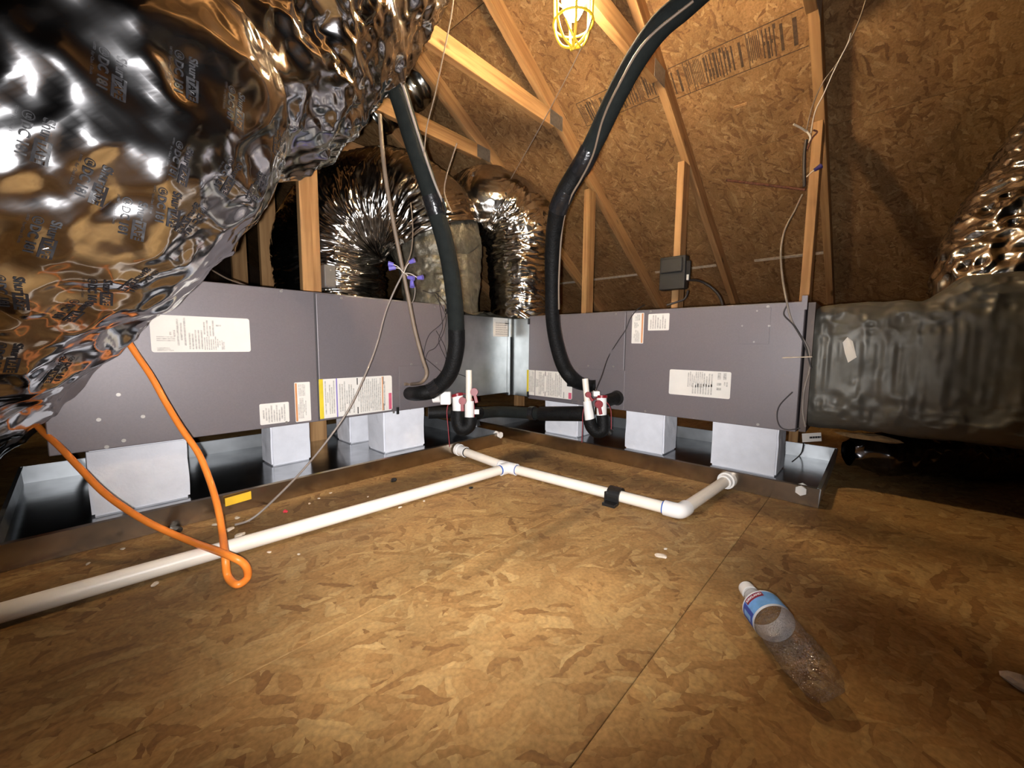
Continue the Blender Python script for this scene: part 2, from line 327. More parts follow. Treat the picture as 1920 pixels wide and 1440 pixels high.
# galvanised drip strip in the joint at X = 3.30
dv = sl*.022
for (a, b_) in ((.29, .70), (.89+.06, 1.42), (1.56, 2.4)):
    q = Vector((3.30, a, zdeck(3.30)-.004)); e = Vector((3.30, b_, zdeck(3.30)-.004))
    o = MB().add([q, e, e+dv, q+dv, q-nrm*.004, e-nrm*.004, e+dv-nrm*.004, q+dv-nrm*.004], [(0, 1, 2, 3), (7, 6, 5, 4), (0, 4, 5, 1), (1, 5, 6, 2), (2, 6, 7, 3), (3, 7, 4, 0)]).build('joint_strip', M['debris'], ceil)
zr = zdeck(RIDGE); XB = -10.0; zb_ = max(zr+SL*(XB-RIDGE), .4)
sc2 = MB().add([(RIDGE, -5, zr), (RIDGE, 8, zr), (XB, 8, zb_), (XB, -5, zb_), (RIDGE, -5, zr+.02), (RIDGE, 8, zr+.02), (XB, 8, zb_+.02), (XB, -5, zb_+.02)],
    [(0, 1, 2, 3), (7, 6, 5, 4), (0, 4, 5, 1), (1, 5, 6, 2), (2, 6, 7, 3), (3, 7, 4, 0)]).build('ceiling', M['dimdeck']); sc2['kind'] = 'structure'
MB().box((XB-.03, -5, -.06), (XB, 8, zb_+.02)).build('wall_back', M['dimdeck'])['kind'] = 'structure'
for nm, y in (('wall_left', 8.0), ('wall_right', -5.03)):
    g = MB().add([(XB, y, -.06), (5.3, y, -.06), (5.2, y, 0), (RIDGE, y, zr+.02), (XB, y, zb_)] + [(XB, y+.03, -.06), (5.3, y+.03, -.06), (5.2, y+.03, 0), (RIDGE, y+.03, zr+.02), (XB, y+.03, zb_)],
        [(0, 1, 2, 3, 4), (9, 8, 7, 6, 5)] + [(i, 5+i, 5+(i+1) % 5, (i+1) % 5) for i in range(5)]).build(nm, M['dimdeck']); g['kind'] = 'structure'

# ------------------------------------------------------------------ roof trusses
TR = [(.28, 'pine roof truss with its upright above the right end of the right air handler'),
      (.89, 'pine roof truss whose upright carries the black control box'),
      (1.50, 'pine roof truss with brightly lit tie beam nearest the caged work lamp'),
      (2.11, 'pine roof truss with knotty lit tie behind the left black hose'),
      (2.72, 'dim pine roof truss, second upright back in the dark gap above left air handler'),
      (3.33, 'dimmest pine roof truss, third upright back in the dark gap above left air handler')]
RB = .104
for Yt, lab in TR:
    t = thing('roof_truss', lab, 'roof truss', (2.38, Yt, 0), 'roof trusses')
    hh = .089; dz = RB/2
    p = lambda X: (X, Yt, zdeck(X)-dz-.001)
    board('rafter', p(RIDGE+.05), p(5.02), .038, hh, M['pine'], t)
    xe = XR-(1.80-.03-ZR+RB)/SL
    board('tie_beam', (.2, Yt, 1.80), (xe-.08, Yt, 1.80), .038, .089, M['pine'], t)
    board('upright', (2.40, Yt, 0.0), (2.40, Yt, zdeck(2.40)-RB-.03), .089 if False else .038, .089, M['pine'], t)
    if Yt > 2: board('upright', (.82, Yt, 0.0), (.82, Yt, 1.755), .038, .089, M['pine'], t)
    for (X, Z) in ((xe-.06, 1.80), ):
        MB().box((X-.06, Yt-.021, Z-.04), (X+.06, Yt-.0192, Z+.04)).build('nail_plate', M['plate'], t)

# ------------------------------------------------------------------ face frames: a flat face on which labels and screws sit
class Face:
    def __init__(s, axis, val): s.axis, s.val = axis, val
    def hit(s, x, y):
        P = pY(x, y, s.val) if s.axis == 'Y' else pX(x, y, s.val)
        return (P.x if s.axis == 'Y' else -P.y, P.z)
    def pt(s, u, v, n):
        return Vector((u, s.val-n, v)) if s.axis == 'Y' else Vector((s.val-n, -u, v))
    def slab(s, mb, u0, u1, v0, v1, n0, n1):
        P = [s.pt(u, v, n) for n in (n0, n1) for u, v in ((u0, v0), (u1, v0), (u1, v1), (u0, v1))]
        return mb.add(P, [(3, 2, 1, 0), (4, 5, 6, 7), (0, 1, 5, 4), (1, 2, 6, 5), (2, 3, 7, 6), (3, 0, 4, 7)])
    def rect(s, pts):
        h = [s.hit(*q) for q in pts]; us = sorted(q[0] for q in h); vs = sorted(q[1] for q in h)
        return (us[0]+us[1])/2, (us[2]+us[3])/2, (vs[0]+vs[1])/2, (vs[2]+vs[3])/2

def label(face, pts, parent, blocks=(), strips=(), name='label', desc=None):
    u0, u1, v0, v1 = face.rect(pts); W, H = u1-u0, v1-v0
    mb = MB(); rc = min(W, H)*.06; pl = []
    for cx, cy, a0 in ((u1-rc, v1-rc, 0), (u0+rc, v1-rc, 90), (u0+rc, v0+rc, 180), (u1-rc, v0+rc, 270)):
        for k in range(4): a = math.radians(a0+30*k); pl.append((cx+rc*math.cos(a), cy+rc*math.sin(a)))
    n = len(pl); mb.add([face.pt(u, v, 0) for u, v in pl]+[face.pt(u, v, .0012) for u, v in pl], [tuple(range(n, 2*n)), tuple(reversed(range(n)))]+[(i, (i+1) % n, n+(i+1) % n, n+i) for i in range(n)])
    o = mb.build(name, M['paper'], parent)
    if desc: o['label'] = desc
    if blocks:
        tb = MB()
        for (a, b, c, d, nl, vert) in blocks:
            for k in range(nl):
                t0 = k/nl; t1 = t0 + .55/nl; e = random.uniform(0, .35) if random.random() < .5 else 0
                if vert: face.slab(tb, u0+W*(a+(b-a)*t0), u0+W*(a+(b-a)*t1), v0+H*(c+(d-c)*e*random.choice((0, 1))), v0+H*(d-(d-c)*e), .0012, .0016)
                else: face.slab(tb, u0+W*a, u0+W*(b-(b-a)*e), v0+H*(c+(d-c)*t0), v0+H*(c+(d-c)*t1), .0012, .0016)
        tb.build('fine_print', M['print'], o)
    for (nm, mt, a, b, c, d) in strips:
        face.slab(MB(), u0+W*a, u0+W*b, v0+H*c, v0+H*d, .0012, .0018).build(nm, M[mt], o)
    return o
def screw(face, x, y, parent, r=.0034, n0=0.0):
    u, v = face.hit(x, y); mb = MB().cyl(face.pt(u, v, n0), face.pt(u, v, n0+.0015), r*1.5, seg=10); mb.cyl(face.pt(u, v, n0+.0015), face.pt(u, v, n0+.005), r, seg=6); mb.smooth = False
    return mb.build('screw', M['screw'], parent)

# ------------------------------------------------------------------ left air handler
ZB = .197
Y1, X1F = 1.578, 1.718
F1 = Face('Y', Y1); F2 = Face('X', X1F)
ah1 = thing('air_handler', 'left grey air handler on white foam blocks, wide white rating label beside the foil duct', 'air handler', (.585, 1.83, ZB), 'air handlers')
XL, XRt, ZT1 = -.062, 1.247, .692
MB().box((XL, Y1+.008, ZB), (XRt, 2.08, ZT1)).build('cabinet', M['paint'], ah1, bevel=.004)
us = F1.hit(590, 545)[0]
bp1 = MB(); F1.slab(bp1, XL+.001, us-.0035, ZB+.002, ZT1-.002, -.008, 0); bp1 = bp1.build('blower_panel', M['paint'], ah1, bevel=.002)
MBc = MB(); F1.slab(MBc, us+.0035, XRt-.012, ZB+.022, ZT1-.006, -.008, 0); cp1 = MBc.build('coil_panel', M['paint'], ah1, bevel=.002)
sm = F1.rect([(748, 688), (833, 682), (833, 764), (748, 772)])
sp1 = MB(); F1.slab(sp1, sm[0], min(sm[1], XRt-.016), ZB+.004, sm[3], 0, .003); sp1.build('line_set_panel', M['paint'], ah1, bevel=.0012)
g1 = MB(); F1.slab(g1, us-.0035, us+.0035, ZB+.004, ZT1-.004, -.0085, -.004); g1.build('seam', M['paint_dark'], ah1)
label(F1, [(279, 590), (467, 597), (470, 660), (284, 660)], ah1,
      [(.24, .34, .18, .95, 3, True), (.35, .50, .08, .62, 5, True), (.50, .70, .06, .45, 9, True), (.50, .62, .45, .9, 4, True), (.05, .2, .04, .14, 3, False), (.05, .22, .30, .45, 3, False), (.17, .24, .42, .6, 2, True), (.69, .73, .06, .3, 1, True), (.63, .70, .74, .82, 1, False)], desc='wide white rating label')
label(F1, [(486, 758), (541, 753), (543, 791), (488, 797)], ah1, [(.1, .9, .08, .9, 9, True)], desc='small white notice label')
label(F1, [(552, 718), (581, 715), (583, 788), (554, 792)], ah1, [(.25, .7, .65, .95, 5, True), (.2, .75, .08, .6, 6, True)], [('orange_band', 'orangeprint', .03, .15, .02, .98)], desc='narrow white warning label with an orange edge')
label(F1, [(597, 711), (735, 704), (735, 771), (600, 783)], ah1, [(.07, .2, .1, .95, 5, True), (.25, .46, .06, .92, 7, True), (.5, .84, .05, .94, 12, True), (.87, .91, .1, .9, 1, True)],
      [('yellow_band', 'yellow', .0, .05, .0, 1.0), ('violet_band', 'violet', .21, .225, .0, 1.0), ('black_bar', 'ink', .485, .497, .80, .98), ('black_bar', 'ink', .485, .497, .02, .2), ('orange_band', 'orangeprint', .845, .86, .02, .98), ('black_bar', 'ink', .865, .873, .76, .98), ('black_bar', 'ink', .865, .873, .02, .22), ('red_block', 'pink', .945, .99, .03, .5)], desc='long white wiring label with a yellow left edge')
for q in [(222, 740), (185, 787), (268, 781), (232, 826), (200, 838), (527, 546), (640, 559), (815, 576), (537, 792), (771, 683), (818, 681), (769, 766), (738, 773)]: screw(F1, *q, ah1)
for q in [(745, 770), (839, 581)]:
    u, v = F1.hit(*q); mb = MB(); F1.slab(mb, u-.006, u+.006, v-.016, v+.016, 0, .006); mb.build('latch', M['blackplastic'], ah1, bevel=.002)

# ------------------------------------------------------------------ right air handler
YL, YRt, ZT2 = 1.452, .198, .660
ah2 = thing('air_handler', 'right grey air handler on white foam blocks, with two labels along its top edge', 'air handler', (1.97, .83, ZB), 'air handlers')
MB().box((X1F+.008, YRt, ZB), (2.2, YL, ZT2)).build('cabinet', M['paint'], ah2, bevel=.004)
us2 = F2.hit(1174, 590)[0]
q = MB(); F2.slab(q, us2+.0025, -YRt-.001, ZB+.002, ZT2-.002, -.008, 0); q.build('blower_panel', M['paint'], ah2, bevel=.002)
q = MB(); F2.slab(q, -YL+.012, us2-.0025, ZB+.018, ZT2-.006, -.008, 0); q.build('coil_panel', M['paint'], ah2, bevel=.002)
sm = F2.rect([(1083, 690), (1171, 696), (1171, 765), (1083, 755)])
q = MB(); F2.slab(q, sm[0], sm[1], ZB+.004, sm[3], 0, .003); q.build('line_set_panel', M['paint'], ah2, bevel=.0012)
sm = F2.rect([(1385, 580), (1443, 576), (1445, 645), (1387, 645)])
q = MB(); F2.slab(q, sm[0], sm[1], sm[2], sm[3], 0, .0018); q.build('cover_plate', M['paint'], ah2, bevel=.0008)
q = MB(); F2.slab(q, us2-.0025, us2+.0025, ZB+.004, ZT2-.004, -.0085, -.004); q.build('seam', M['paint_dark'], ah2)
q = MB(); F2.slab(q, -YRt-.012, -YRt+.004, ZT2-.03, ZT2+.018, -.002, .001); q.build('corner_tab', M['paint'], ah2)
label(F2, [(1186, 588), (1208, 586), (1206, 644), (1184, 644)], ah2, [(.2, .7, .05, .45, 5, True), (.2, .6, .5, .7, 4, True), (.3, .7, .75, .95, 3, True)], [('orange_band', 'orangeprint', .82, .94, .02, .98)], desc='narrow white warning label with an orange edge')
label(F2, [(1216, 589), (1256, 587), (1254, 619), (1215, 620)], ah2, [(.1, .9, .1, .92, 7, True)], desc='small white notice label')
label(F2, [(1256, 692), (1371, 698), (1369, 748), (1254, 739)], ah2, [(.32, .58, .35, .95, 8, True), (.4, .74, .1, .5, 8, True), (.58, .74, .4, .9, 4, True), (.80, .97, .7, .95, 2, True), (.79, .86, .3, .65, 2, False), (.9, .97, .45, .65, 2, True)], desc='wide white rating label')
label(F2, [(988, 694), (1073, 698), (1073, 748), (988, 741)], ah2, [(.06, .18, .12, .95, 4, True), (.22, .42, .06, .95, 6, True), (.46, .80, .06, .95, 9, True)],
      [('yellow_band', 'yellow', .0, .045, 0, 1), ('black_bar', 'ink', .19, .20, 0, 1), ('black_bar', 'ink', .425, .435, .8, .98), ('black_bar', 'ink', .425, .435, .02, .2), ('black_bar', 'ink', .83, .838, .02, .25), ('red_block', 'pink', .93, .99, .02, .25)], desc='long white wiring label with a yellow left edge')
for q in [(1155, 589), (1103, 686), (1150, 687), (1420, 583), (1440, 575), (1392, 611), (1442, 611), (1414, 641), (1210, 771), (1421, 796), (1073, 754), (1165, 763), (1220, 584)]: screw(F2, *q, ah2, n0=.0)
for q in [(985, 603), (981, 738)]:
    u, v = F2.hit(*q); mb = MB(); F2.slab(mb, -YL-.004+.006, -YL+.014, v-.016, v+.016, -.004, .007); mb.build('latch', M['blackplastic'], ah2, bevel=.002)

# ------------------------------------------------------------------ galvanised plenums between the two
pl1 = thing('supply_plenum', 'shiny galvanised plenum between the air handlers, small paper label at its top corner', 'plenum', (1.49, 1.88, ZB))
FP = Face('Y', 1.625)
MB().box((1.262, 1.625, .215), (1.735, 2.12, .655)).build('sheet_metal_box', M['galv'], pl1, bevel=.002)
MB().box((1.250, 1.60, .21), (1.262, 2.10, .66)).build('flange', M['galv'], pl1)
lb = label(FP, [(923, 597), (959, 595), (961, 630), (926, 633)], pl1, [(.12, .9, .1, .8, 6, False), (.6, .9, .6, .9, 3, False)], desc='small square paper label')
MB().box((1.735, 1.612, .20), (1.747, 1.626, .66)).build('corner_seam', M['galv'], pl1)
pl2 = thing('supply_plenum', 'narrow galvanised plenum joining the left end of the right air handler', 'plenum', (2.0, 1.79, ZB))
MB().box((1.765, 1.462, .20), (2.21, 2.12, .652)).build('sheet_metal_box', M['galv'], pl2, bevel=.002)
MB().box((1.752, 1.453, .198), (1.766, 1.475, .656)).build('flange', M['galv'], pl2)

# ------------------------------------------------------------------ drain pans
def pan(x0, x1, y0, y1, lab):
    t = thing('drain_pan', lab, 'drain pan', ((x0+x1)/2, (y0+y1)/2, 0), 'drain pans'); H = .062; T = .0015
    MB().box((x0, y0, .001), (x1, y1, .003)).build('pan_floor', M['pan'], t)
    for a, b in (((x0, y0), (x1, y0)), ((x1, y0), (x1, y1)), ((x1, y1), (x0, y1)), ((x0, y1), (x0, y0))):
        front = (a[1] == b[1] == y0) if x0 < 0 else (a[0] == b[0] == x0)
        A, B = Vector((*a, 0)), Vector((*b, 0)); d = (B-A).normalized(); n = Vector((-d.y, d.x, 0)); mb = MB()
        prof = [(0, .001), (-.004, H), (.006, H+.002), (.006, H), (-.001, H-.002), (.003, .001)]; k = len(prof); vs = []
        for P in (A, B):
            for (o, z) in prof: vs.append(P + n*o + Vector((0, 0, z)))
        mb.add(vs, [(i, (i+1) % k, k+(i+1) % k, k+i) for i in range(k)] + [tuple(reversed(range(k))), tuple(range(k, 2*k))])
        mb.build('pan_rim', M['frontrim'] if front else M['rim'], t)
    return t
pan1 = pan(-.15, 1.425, 1.365, 2.17, 'galvanised drain pan under the left air handler')
pan2 = pan(1.535, 2.22, .105, 1.70, 'galvanised drain pan under the right air handler')

# ------------------------------------------------------------------ foam blocks
def foam(cx, cy, wx, wy, rz, lab):
    t = MB(); n = 7; vs = {}; mb = MB(); h = ZB-.0035
    bm = bmesh.new(); bmesh.ops.create_cube(bm, size=1.0)
    for v in bm.verts: v.co = Vector((v.co.x*wx, v.co.y*wy, (v.co.z+.5)*h))
    bmesh.ops.bevel(bm, geom=list(bm.edges), offset=.006, segments=2, affect='EDGES')
    bmesh.ops.subdivide_edges(bm, edges=[e for e in bm.edges if e.calc_length() > .05], cuts=5, use_grid_fill=True)
    P = np.array([v.co[:] for v in bm.verts]); N = vnoise(P*28+cx*50)*.0018 + vnoise(P*9+cy*30)*.0022
    for v, d in zip(bm.verts, N):
        if .006 < v.co.z < h-.006: v.co.x += d*np.sign(v.co.x); v.co.y += d*np.sign(v.co.y)
    me = bpy.data.meshes.new('foam_block'); bm.to_mesh(me); bm.free(); me.materials.append(M['foam'])
    o = bpy.data.objects.new('foam_block', me); COL.objects.link(o); o.location = (cx, cy, .0032); o.rotation_euler = (0, 0, rz)
    return tag(o, lab, 'foam block', 'foam support blocks')
foam(.115, 1.70, .22, .19, .0, 'white foam block under the left end of the left air handler, behind the orange cord')
foam(.585, 1.83, .15, .12, .0, 'white foam block under the door seam of the left air handler')
foam(.985, 1.98, .17, .15, .0, 'shaded white foam block set back, left of the square block')
foam(1.035, 1.70, .22, .15, .0, 'large square white foam block under the right end of the left air handler')
foam(1.90, 1.285, .18, .225, .0, 'white foam block behind the black insulated pipe')
foam(1.87, .79, .16, .19, .0, 'white foam block right of the right condensate trap')
foam(1.87, .375, .17, .235, .0, 'white foam block under the right end of the right air handler')

# ------------------------------------------------------------------ swept ducts
def sweep(ctrl, rad, nseg, nring, disp=None, tw=0.0):
    P, Rr = catmull([Vector(c) for c in ctrl], rad, 40)
    A = np.array([p[:] for p in P]); s = np.concatenate([[0], np.cumsum(np.linalg.norm(np.diff(A, axis=0), axis=1))])
    si = np.linspace(0, s[-1], nring); Q = np.stack([np.interp(si, s, A[:, k]) for k in range(3)], 1); ri = np.interp(si, s, np.array(Rr))
    fr = frames([Vector(q) for q in Q]); n = np.array([f[1][:] for f in fr]); b = np.array([f[2][:] for f in fr])
    th = np.linspace(0, 2*np.pi, nseg, endpoint=False); S, T = np.meshgrid(si, th, indexing='ij')
    dirv = n[:, None, :]*np.cos(T)[..., None] + b[:, None, :]*np.sin(T)[..., None]
    base = Q[:, None, :] + dirv*ri[:, None, None]
    d = disp(S, T, base, ri[:, None]) if disp is not None else 0*S
    V = (base + dirv*d[..., None]).reshape(-1, 3)
    I = np.arange(nring*nseg).reshape(nring, nseg); a = I[:-1]; c = I[1:]
    F = np.stack([a, np.roll(a, -1, 1), np.roll(c, -1, 1), c], -1).reshape(-1, 4)
    return V, F
def mesh_np(name, V, F, m, parent):
    off = np.array(parent.location[:]) if parent else 0
    me = bpy.data.meshes.new(name); me.from_pydata((V-off).tolist(), [], F.tolist()); me.polygons.foreach_set('use_smooth', [True]*len(me.polygons)); me.materials.append(m); me.update()
    o = bpy.data.objects.new(name, me); COL.objects.link(o)
    if parent: o.parent = parent
    return o
def ridged(p, f, seed): return 1-2*np.abs(vnoise(p*f+seed))

# --- the big tape-wrapped duct hanging at the upper left
D0 = .75
ctrl = [pd(-640, 900, .98), pd(-390, 690, .86), pd(-160, 455, .76), pd(60, 275, .74), pd(215, 175, .79), pd(310, 130, .87), pd(430, 30, .99), pd(560, -90, 1.1), pd(690, -260, 1.22), pd(770, -400, 1.32)]
rad = [.31, .335, .312, .312, .295, .255, .345, .335, .33, .33]
def crump(S, T, P, r):
    d = .022*vnoise(P*3.1+4) + .013*ridged(P, 6.0, 1.7) + .0105*ridged(P, 11.5, 9.1) + .0040*ridged(P, 25, 3.3) + .0010*ridged(P, 60, 5.3)
    wt = np.clip((S-1.75)/.12, 0, 1); d = d + wt*(.010*ridged(P, 9, 6.1) + .007*ridged(P, 19, 2.9) + .004*ridged(P, 42, 7.7))
    # folds running round the duct where it is cinched
    d += .010*ridged(np.stack([S*9+vnoise(P*5)*.6, T*.8, 0*S], -1), 1.0, 2.2)
    return d
V, F = sweep(ctrl, rad, 340, 420, crump)
duct1 = thing('foil_wrapped_duct', 'huge crumpled silver duct wrapped in printed foil tape, hanging at upper left', 'duct', tuple(pd(150, 385, .74)))
skin = mesh_np('foil_skin', V, F, M['foilA'], duct1)
bvh = BVHTree.FromPolygons(V.tolist(), F.tolist())
# tape seams: raised bands along the duct
def text_mesh(s, size=1.0, bold=0.0):
    cu = bpy.data.curves.new('t', 'FONT'); cu.body = s; cu.size = size; cu.resolution_u = 3; cu.offset = bold
    o = bpy.data.objects.new('t', cu); COL.objects.link(o); bpy.context.view_layer.update()
    me = bpy.data.meshes.new_from_object(o.evaluated_get(bpy.context.evaluated_depsgraph_get()))
    bm = bmesh.new(); bm.from_mesh(me); bmesh.ops.triangulate(bm, faces=bm.faces); v = [x.co.copy() for x in bm.verts]; bm.verts.index_update(); f = [tuple(q.index for q in fc.verts) for fc in bm.faces]; bm.free()
    bpy.data.objects.remove(o); bpy.data.curves.remove(cu); bpy.data.meshes.remove(me)
    xs = [a.x for a in v]; x0, x1 = min(xs), max(xs)
    return [(a.x-x0, a.y) for a in v], f, x1-x0
def grid(x0, x1, y0, y1, nx, ny):
    v = [(x0+(x1-x0)*i/nx, y0+(y1-y0)*j/ny) for j in range(ny+1) for i in range(nx+1)]
    f = [(j*(nx+1)+i, j*(nx+1)+i+1, (j+1)*(nx+1)+i+1, (j+1)*(nx+1)+i) for j in range(ny) for i in range(nx)]; return v, f
def ringshape(cx, cy, r0, r1, n=20):
    v = [(cx+r*math.cos(2*math.pi*k/n), cy+r*math.sin(2*math.pi*k/n)) for r in (r0, r1) for k in range(n)]
    return v, [(k, (k+1) % n, n+(k+1) % n, n+k) for k in range(n)]
TX = {k: text_mesh(k, s, b_) for k, s, b_ in (('Shur', .020, .0006), ('TAPE', .017, .0004), ('DC 181', .0185, .0007), ('UL', .008, .0004), ('LISTED', .0045, 0), ('For Class 1 Ducts', .0058, 0))}
def mark(px, py, rot=0.0, scale=.8):
    """one printed tape mark; it reads down the picture"""
    o_ = Vector(CAM); d = Vector(ray(px, py)).normalized(); hit, nn, _, _ = bvh.ray_cast(o_, d)
    if hit is None: return
    if nn.dot(d) > 0: nn = -nn
    down = Vector(-UPV)*math.cos(rot) + Vector(RGT)*math.sin(rot); ex = (down - nn*down.dot(nn)).normalized(); ey = nn.cross(ex)
    if ey.dot(Vector(RGT)) < 0: ey = -ey
    def conf(v, lift):
        out = []
        for (a, b) in v:
            p = hit + ex*((a-.034)*scale) + ey*((b-.012)*scale); h2, n2, _, _ = bvh.ray_cast(p - d*.12, d)
            if h2 is None or (h2-p).length > .11: h2, n2, _, _ = bvh.find_nearest(p)
            out.append(h2 - d*lift)
        return out
    blk, wht = MB(), MB(); L_ = .068
    def put(mb, shape, ox, oy, lift): mb.add(conf([(a+ox, b+oy) for a, b in shape[0]], lift), shape[1])
    y1, y2, y3 = .020, -.002, -.014
    put(blk, TX['Shur'], 0, y1+.001, .0014); ws = TX['Shur'][2]
    put(blk, grid(ws+.001, ws+.042, y1-.004, y1+.017, 10, 5), 0, 0, .0012)
    put(wht, TX['TAPE'], ws+.0025, y1+.0005, .0030)
    put(blk, ringshape(.0075, y2+.0065, .0062, .0075), 0, 0, .0014); put(blk, TX['UL'], .0045, y2+.004, .0014)
    put(blk, TX['DC 181'], .018, y2, .0014)
    put(blk, TX['LISTED'], 0, y3+.004, .0014); put(blk, TX['For Class 1 Ducts'], .018, y3+.002, .0014)
    o = blk.build('printed_tape_mark', M['ink'], duct1); wht.build('reversed_letters', M['foilA'], o)
MARKS = [(135, 580, -.12), (183, 545, .05), (268, 525, .06), (8, 668, .0), (118, 690, -.3), (172, 335, -.3), (338, 300, .02), (428, 325, -.25), (440, 195, -.12), (522, 262, -.2), (245, 405, -.12), (312, 385, .0), (15, 545, .05), (486, 350, -.6), (365, 410, .1), (205, 130, -.1), (345, 135, .1), (75, 440, .0), (60, 250, -.1)]
for (a, b, r_) in MARKS: mark(a, b, r_)

# --- pleated flexible elbow rising from the plenum (front) and the one behind it
def arch(c, left, up, Rj, a0, a1, n=14):
    return [c + left*(-Rj*math.cos(a)) + up*(Rj*math.sin(a)) for a in np.linspace(a0, a1, n)]
LEFT = Vector((-math.sin(HEAD), math.cos(HEAD), 0)); FW = Vector((math.cos(HEAD), math.sin(HEAD), 0)); UPZ = Vector((0, 0, 1))
def pleat(cen, Rj, amp):
    cc = np.array(cen[:])
    def f(S, T, P, r):
        inner = np.clip(1.35 - np.linalg.norm(P-cc, axis=-1)/(Rj+.1), .25, 1.3)
        q = np.stack([S*46 + vnoise(P*9)*1.6, T*2.2, 0*S], -1); q2 = np.stack([S*115 + vnoise(P*14)*2.2, T*4.5, 0*S+5], -1)
        return amp*(.75*ridged(q, 1, 3.1) + .4*ridged(q2, 1, 8.4))*inner + .012*vnoise(P*5+2)
    return f
cA = pd(722, 492, 2.40); RA = .331
aA = lambda deg: cA + LEFT*(-RA*math.cos(math.radians(deg))) + UPZ*(RA*math.sin(math.radians(deg)))
dA = thing('flexible_duct', 'pleated foil duct elbow arching down behind the left air handler', 'duct', tuple(cA), 'pleated foil elbows')
V, F = sweep([aA(d_) for d_ in range(18, 190, 12)] + [aA(180) - UPZ*.2, aA(180) - UPZ*.5], [.300]*17, 220, 420, pleat(cA, RA, .024)); mesh_np('pleated_sleeve', V, F, M['foilB'], dA)
# dull smooth sleeve taped to the plenum collar
def soft(S, T, P, r): return .012*vnoise(P*7) + .008*ridged(P, 13, 4.0) + .004*ridged(P, 34, 1.0)
V, F = sweep([Vector((1.47, 1.90, .64)), Vector((1.47, 1.90, .72)), aA(4), aA(14), aA(24)], [.20, .205, .24, .262, .262], 150, 120, soft)
mesh_np('taped_sleeve', V, F, M['collar'], dA)
cB = pd(908, 462, 2.65); bR = .262
pB = [Vector((2.0, 1.75, .60)), Vector((2.0, 1.75, .70))] + arch(cB, LEFT, UPZ, bR, math.radians(5), math.radians(85), 7) + [cB + UPZ*(bR+.02) + LEFT*.12 + FW*.18, cB + UPZ*(bR+.02) + LEFT*.26 + FW*.45, cB + UPZ*(bR+.02) + LEFT*.4 + FW*.8]
rB = [.175, .19] + [.232]*10
dB = thing('flexible_duct', 'glittering pleated foil duct elbow above the plenum, beside the right black hose', 'duct', tuple(cB), 'pleated foil elbows')
V, F = sweep(pB, rB, 200, 380, pleat(cB, .262, .026)); mesh_np('pleated_sleeve', V, F, M['foilB'], dB)
# crumpled mastic skirt on the plenum top
mb = MB(); nx, ny = 60, 30; gx = np.linspace(1.25, 2.2, nx); gy = np.linspace(1.60, 2.12, ny); GX, GY = np.meshgrid(gx, gy, indexing='ij')
Pg = np.stack([GX, GY, 0*GX], -1); GZ = .662 + .012*vnoise(Pg*9) + .010*ridged(Pg, 22, 2.0)
Vt = np.stack([GX, GY, GZ], -1).reshape(-1, 3); Vb = Vt.copy(); Vb[:, 2] = .653; I = np.arange(nx*ny).reshape(nx, ny)
Ft = np.stack([I[:-1, :-1], I[1:, :-1], I[1:, 1:], I[:-1, 1:]], -1).reshape(-1, 4)
mesh_np('taped_top', np.concatenate([Vt, Vb]), np.concatenate([Ft, Ft[:, ::-1]+nx*ny]), M['collar'], pl1)

# --- silver duct under the ridge
dC = thing('ceiling_duct', 'smooth silver flexible duct crossing high behind the lit tie beam', 'duct', tuple(pd(900, 60, 2.6)))
def rings(S, T, P, r): return .004*np.sin(S*95) + .005*vnoise(P*8) + .003*ridged(P, 25, 1.0)
V, F = sweep([pd(1120, -75, 2.75), pd(1000, -5, 2.7), pd(900, 55, 2.65), pd(800, 140, 2.6), pd(700, 215, 2.6)], [.135]*5, 72, 300, rings); mesh_np('foil_skin', V, F, M['foilD'], dC)

# --- wrapped return on the right
dR = thing('return_plenum', 'dull foil-wrapped return duct joined to the right end of the right air handler', 'duct', (1.98, -.1, .42))
def wrapbox(name, x0, x1, ya, yb, zb, ztop, m, parent, amp=.012):
    """box-section duct run along -Y with a rounded, crumpled skin; ztop(y) gives the top"""
    nr, ns = 220, 260; ysr = np.linspace(ya, yb, nr); th = np.linspace(0, 2*np.pi, ns, endpoint=False); V = np.zeros((nr, ns, 3)); e = .30
    for i, y in enumerate(ysr):
        zt = ztop(y); cx, cz = (x0+x1)/2, (zb+zt)/2
        c, s_ = np.cos(th), np.sin(th); V[i, :, 0] = cx + (x1-x0)/2*np.sign(c)*np.abs(c)**e; V[i, :, 2] = cz + (zt-zb)/2*np.sign(s_)*np.abs(s_)**e; V[i, :, 1] = y
    P = V.copy(); d = amp*vnoise(P*6) + amp*.7*ridged(P, 9, 2.0) + amp*.6*ridged(P, 19, 5.0) + amp*.35*ridged(P, 42, 1.0)
    fade = np.clip(np.abs(V[..., 1]-ya)/.03, 0, 1)
    V[..., 0] -= d*fade; V[..., 2] += d*fade*.6
    I = np.arange(nr*ns).reshape(nr, ns); a, c = I[:-1], I[1:]
    F = np.stack([a, np.roll(a, -1, 1), np.roll(c, -1, 1), c], -1).reshape(-1, 4)
    return mesh_np(name, V.reshape(-1, 3), F, m, parent)
def ztop(y):
    t = min(max((-.075 - y)/.12, 0), 1); t = t*t*(3-2*t); return .642 - .012*math.sin((y-.19)*9) + .085*t
wrapbox('foil_wrap', 1.76, 2.25, .185, -.95, .205, ztop, M['foilC'], dR, .009)
MB().box((1.735, .172, .20), (2.2, .192, .655)).build('flange', M['rail'], dR)
tab = MB(); pp = [pX(1580, 642, 1.738), pX(1589, 632, 1.742), pX(1599, 640, 1.732), pX(1606, 670, 1.722), pX(1590, 680, 1.728), pX(1584, 662, 1.735)]
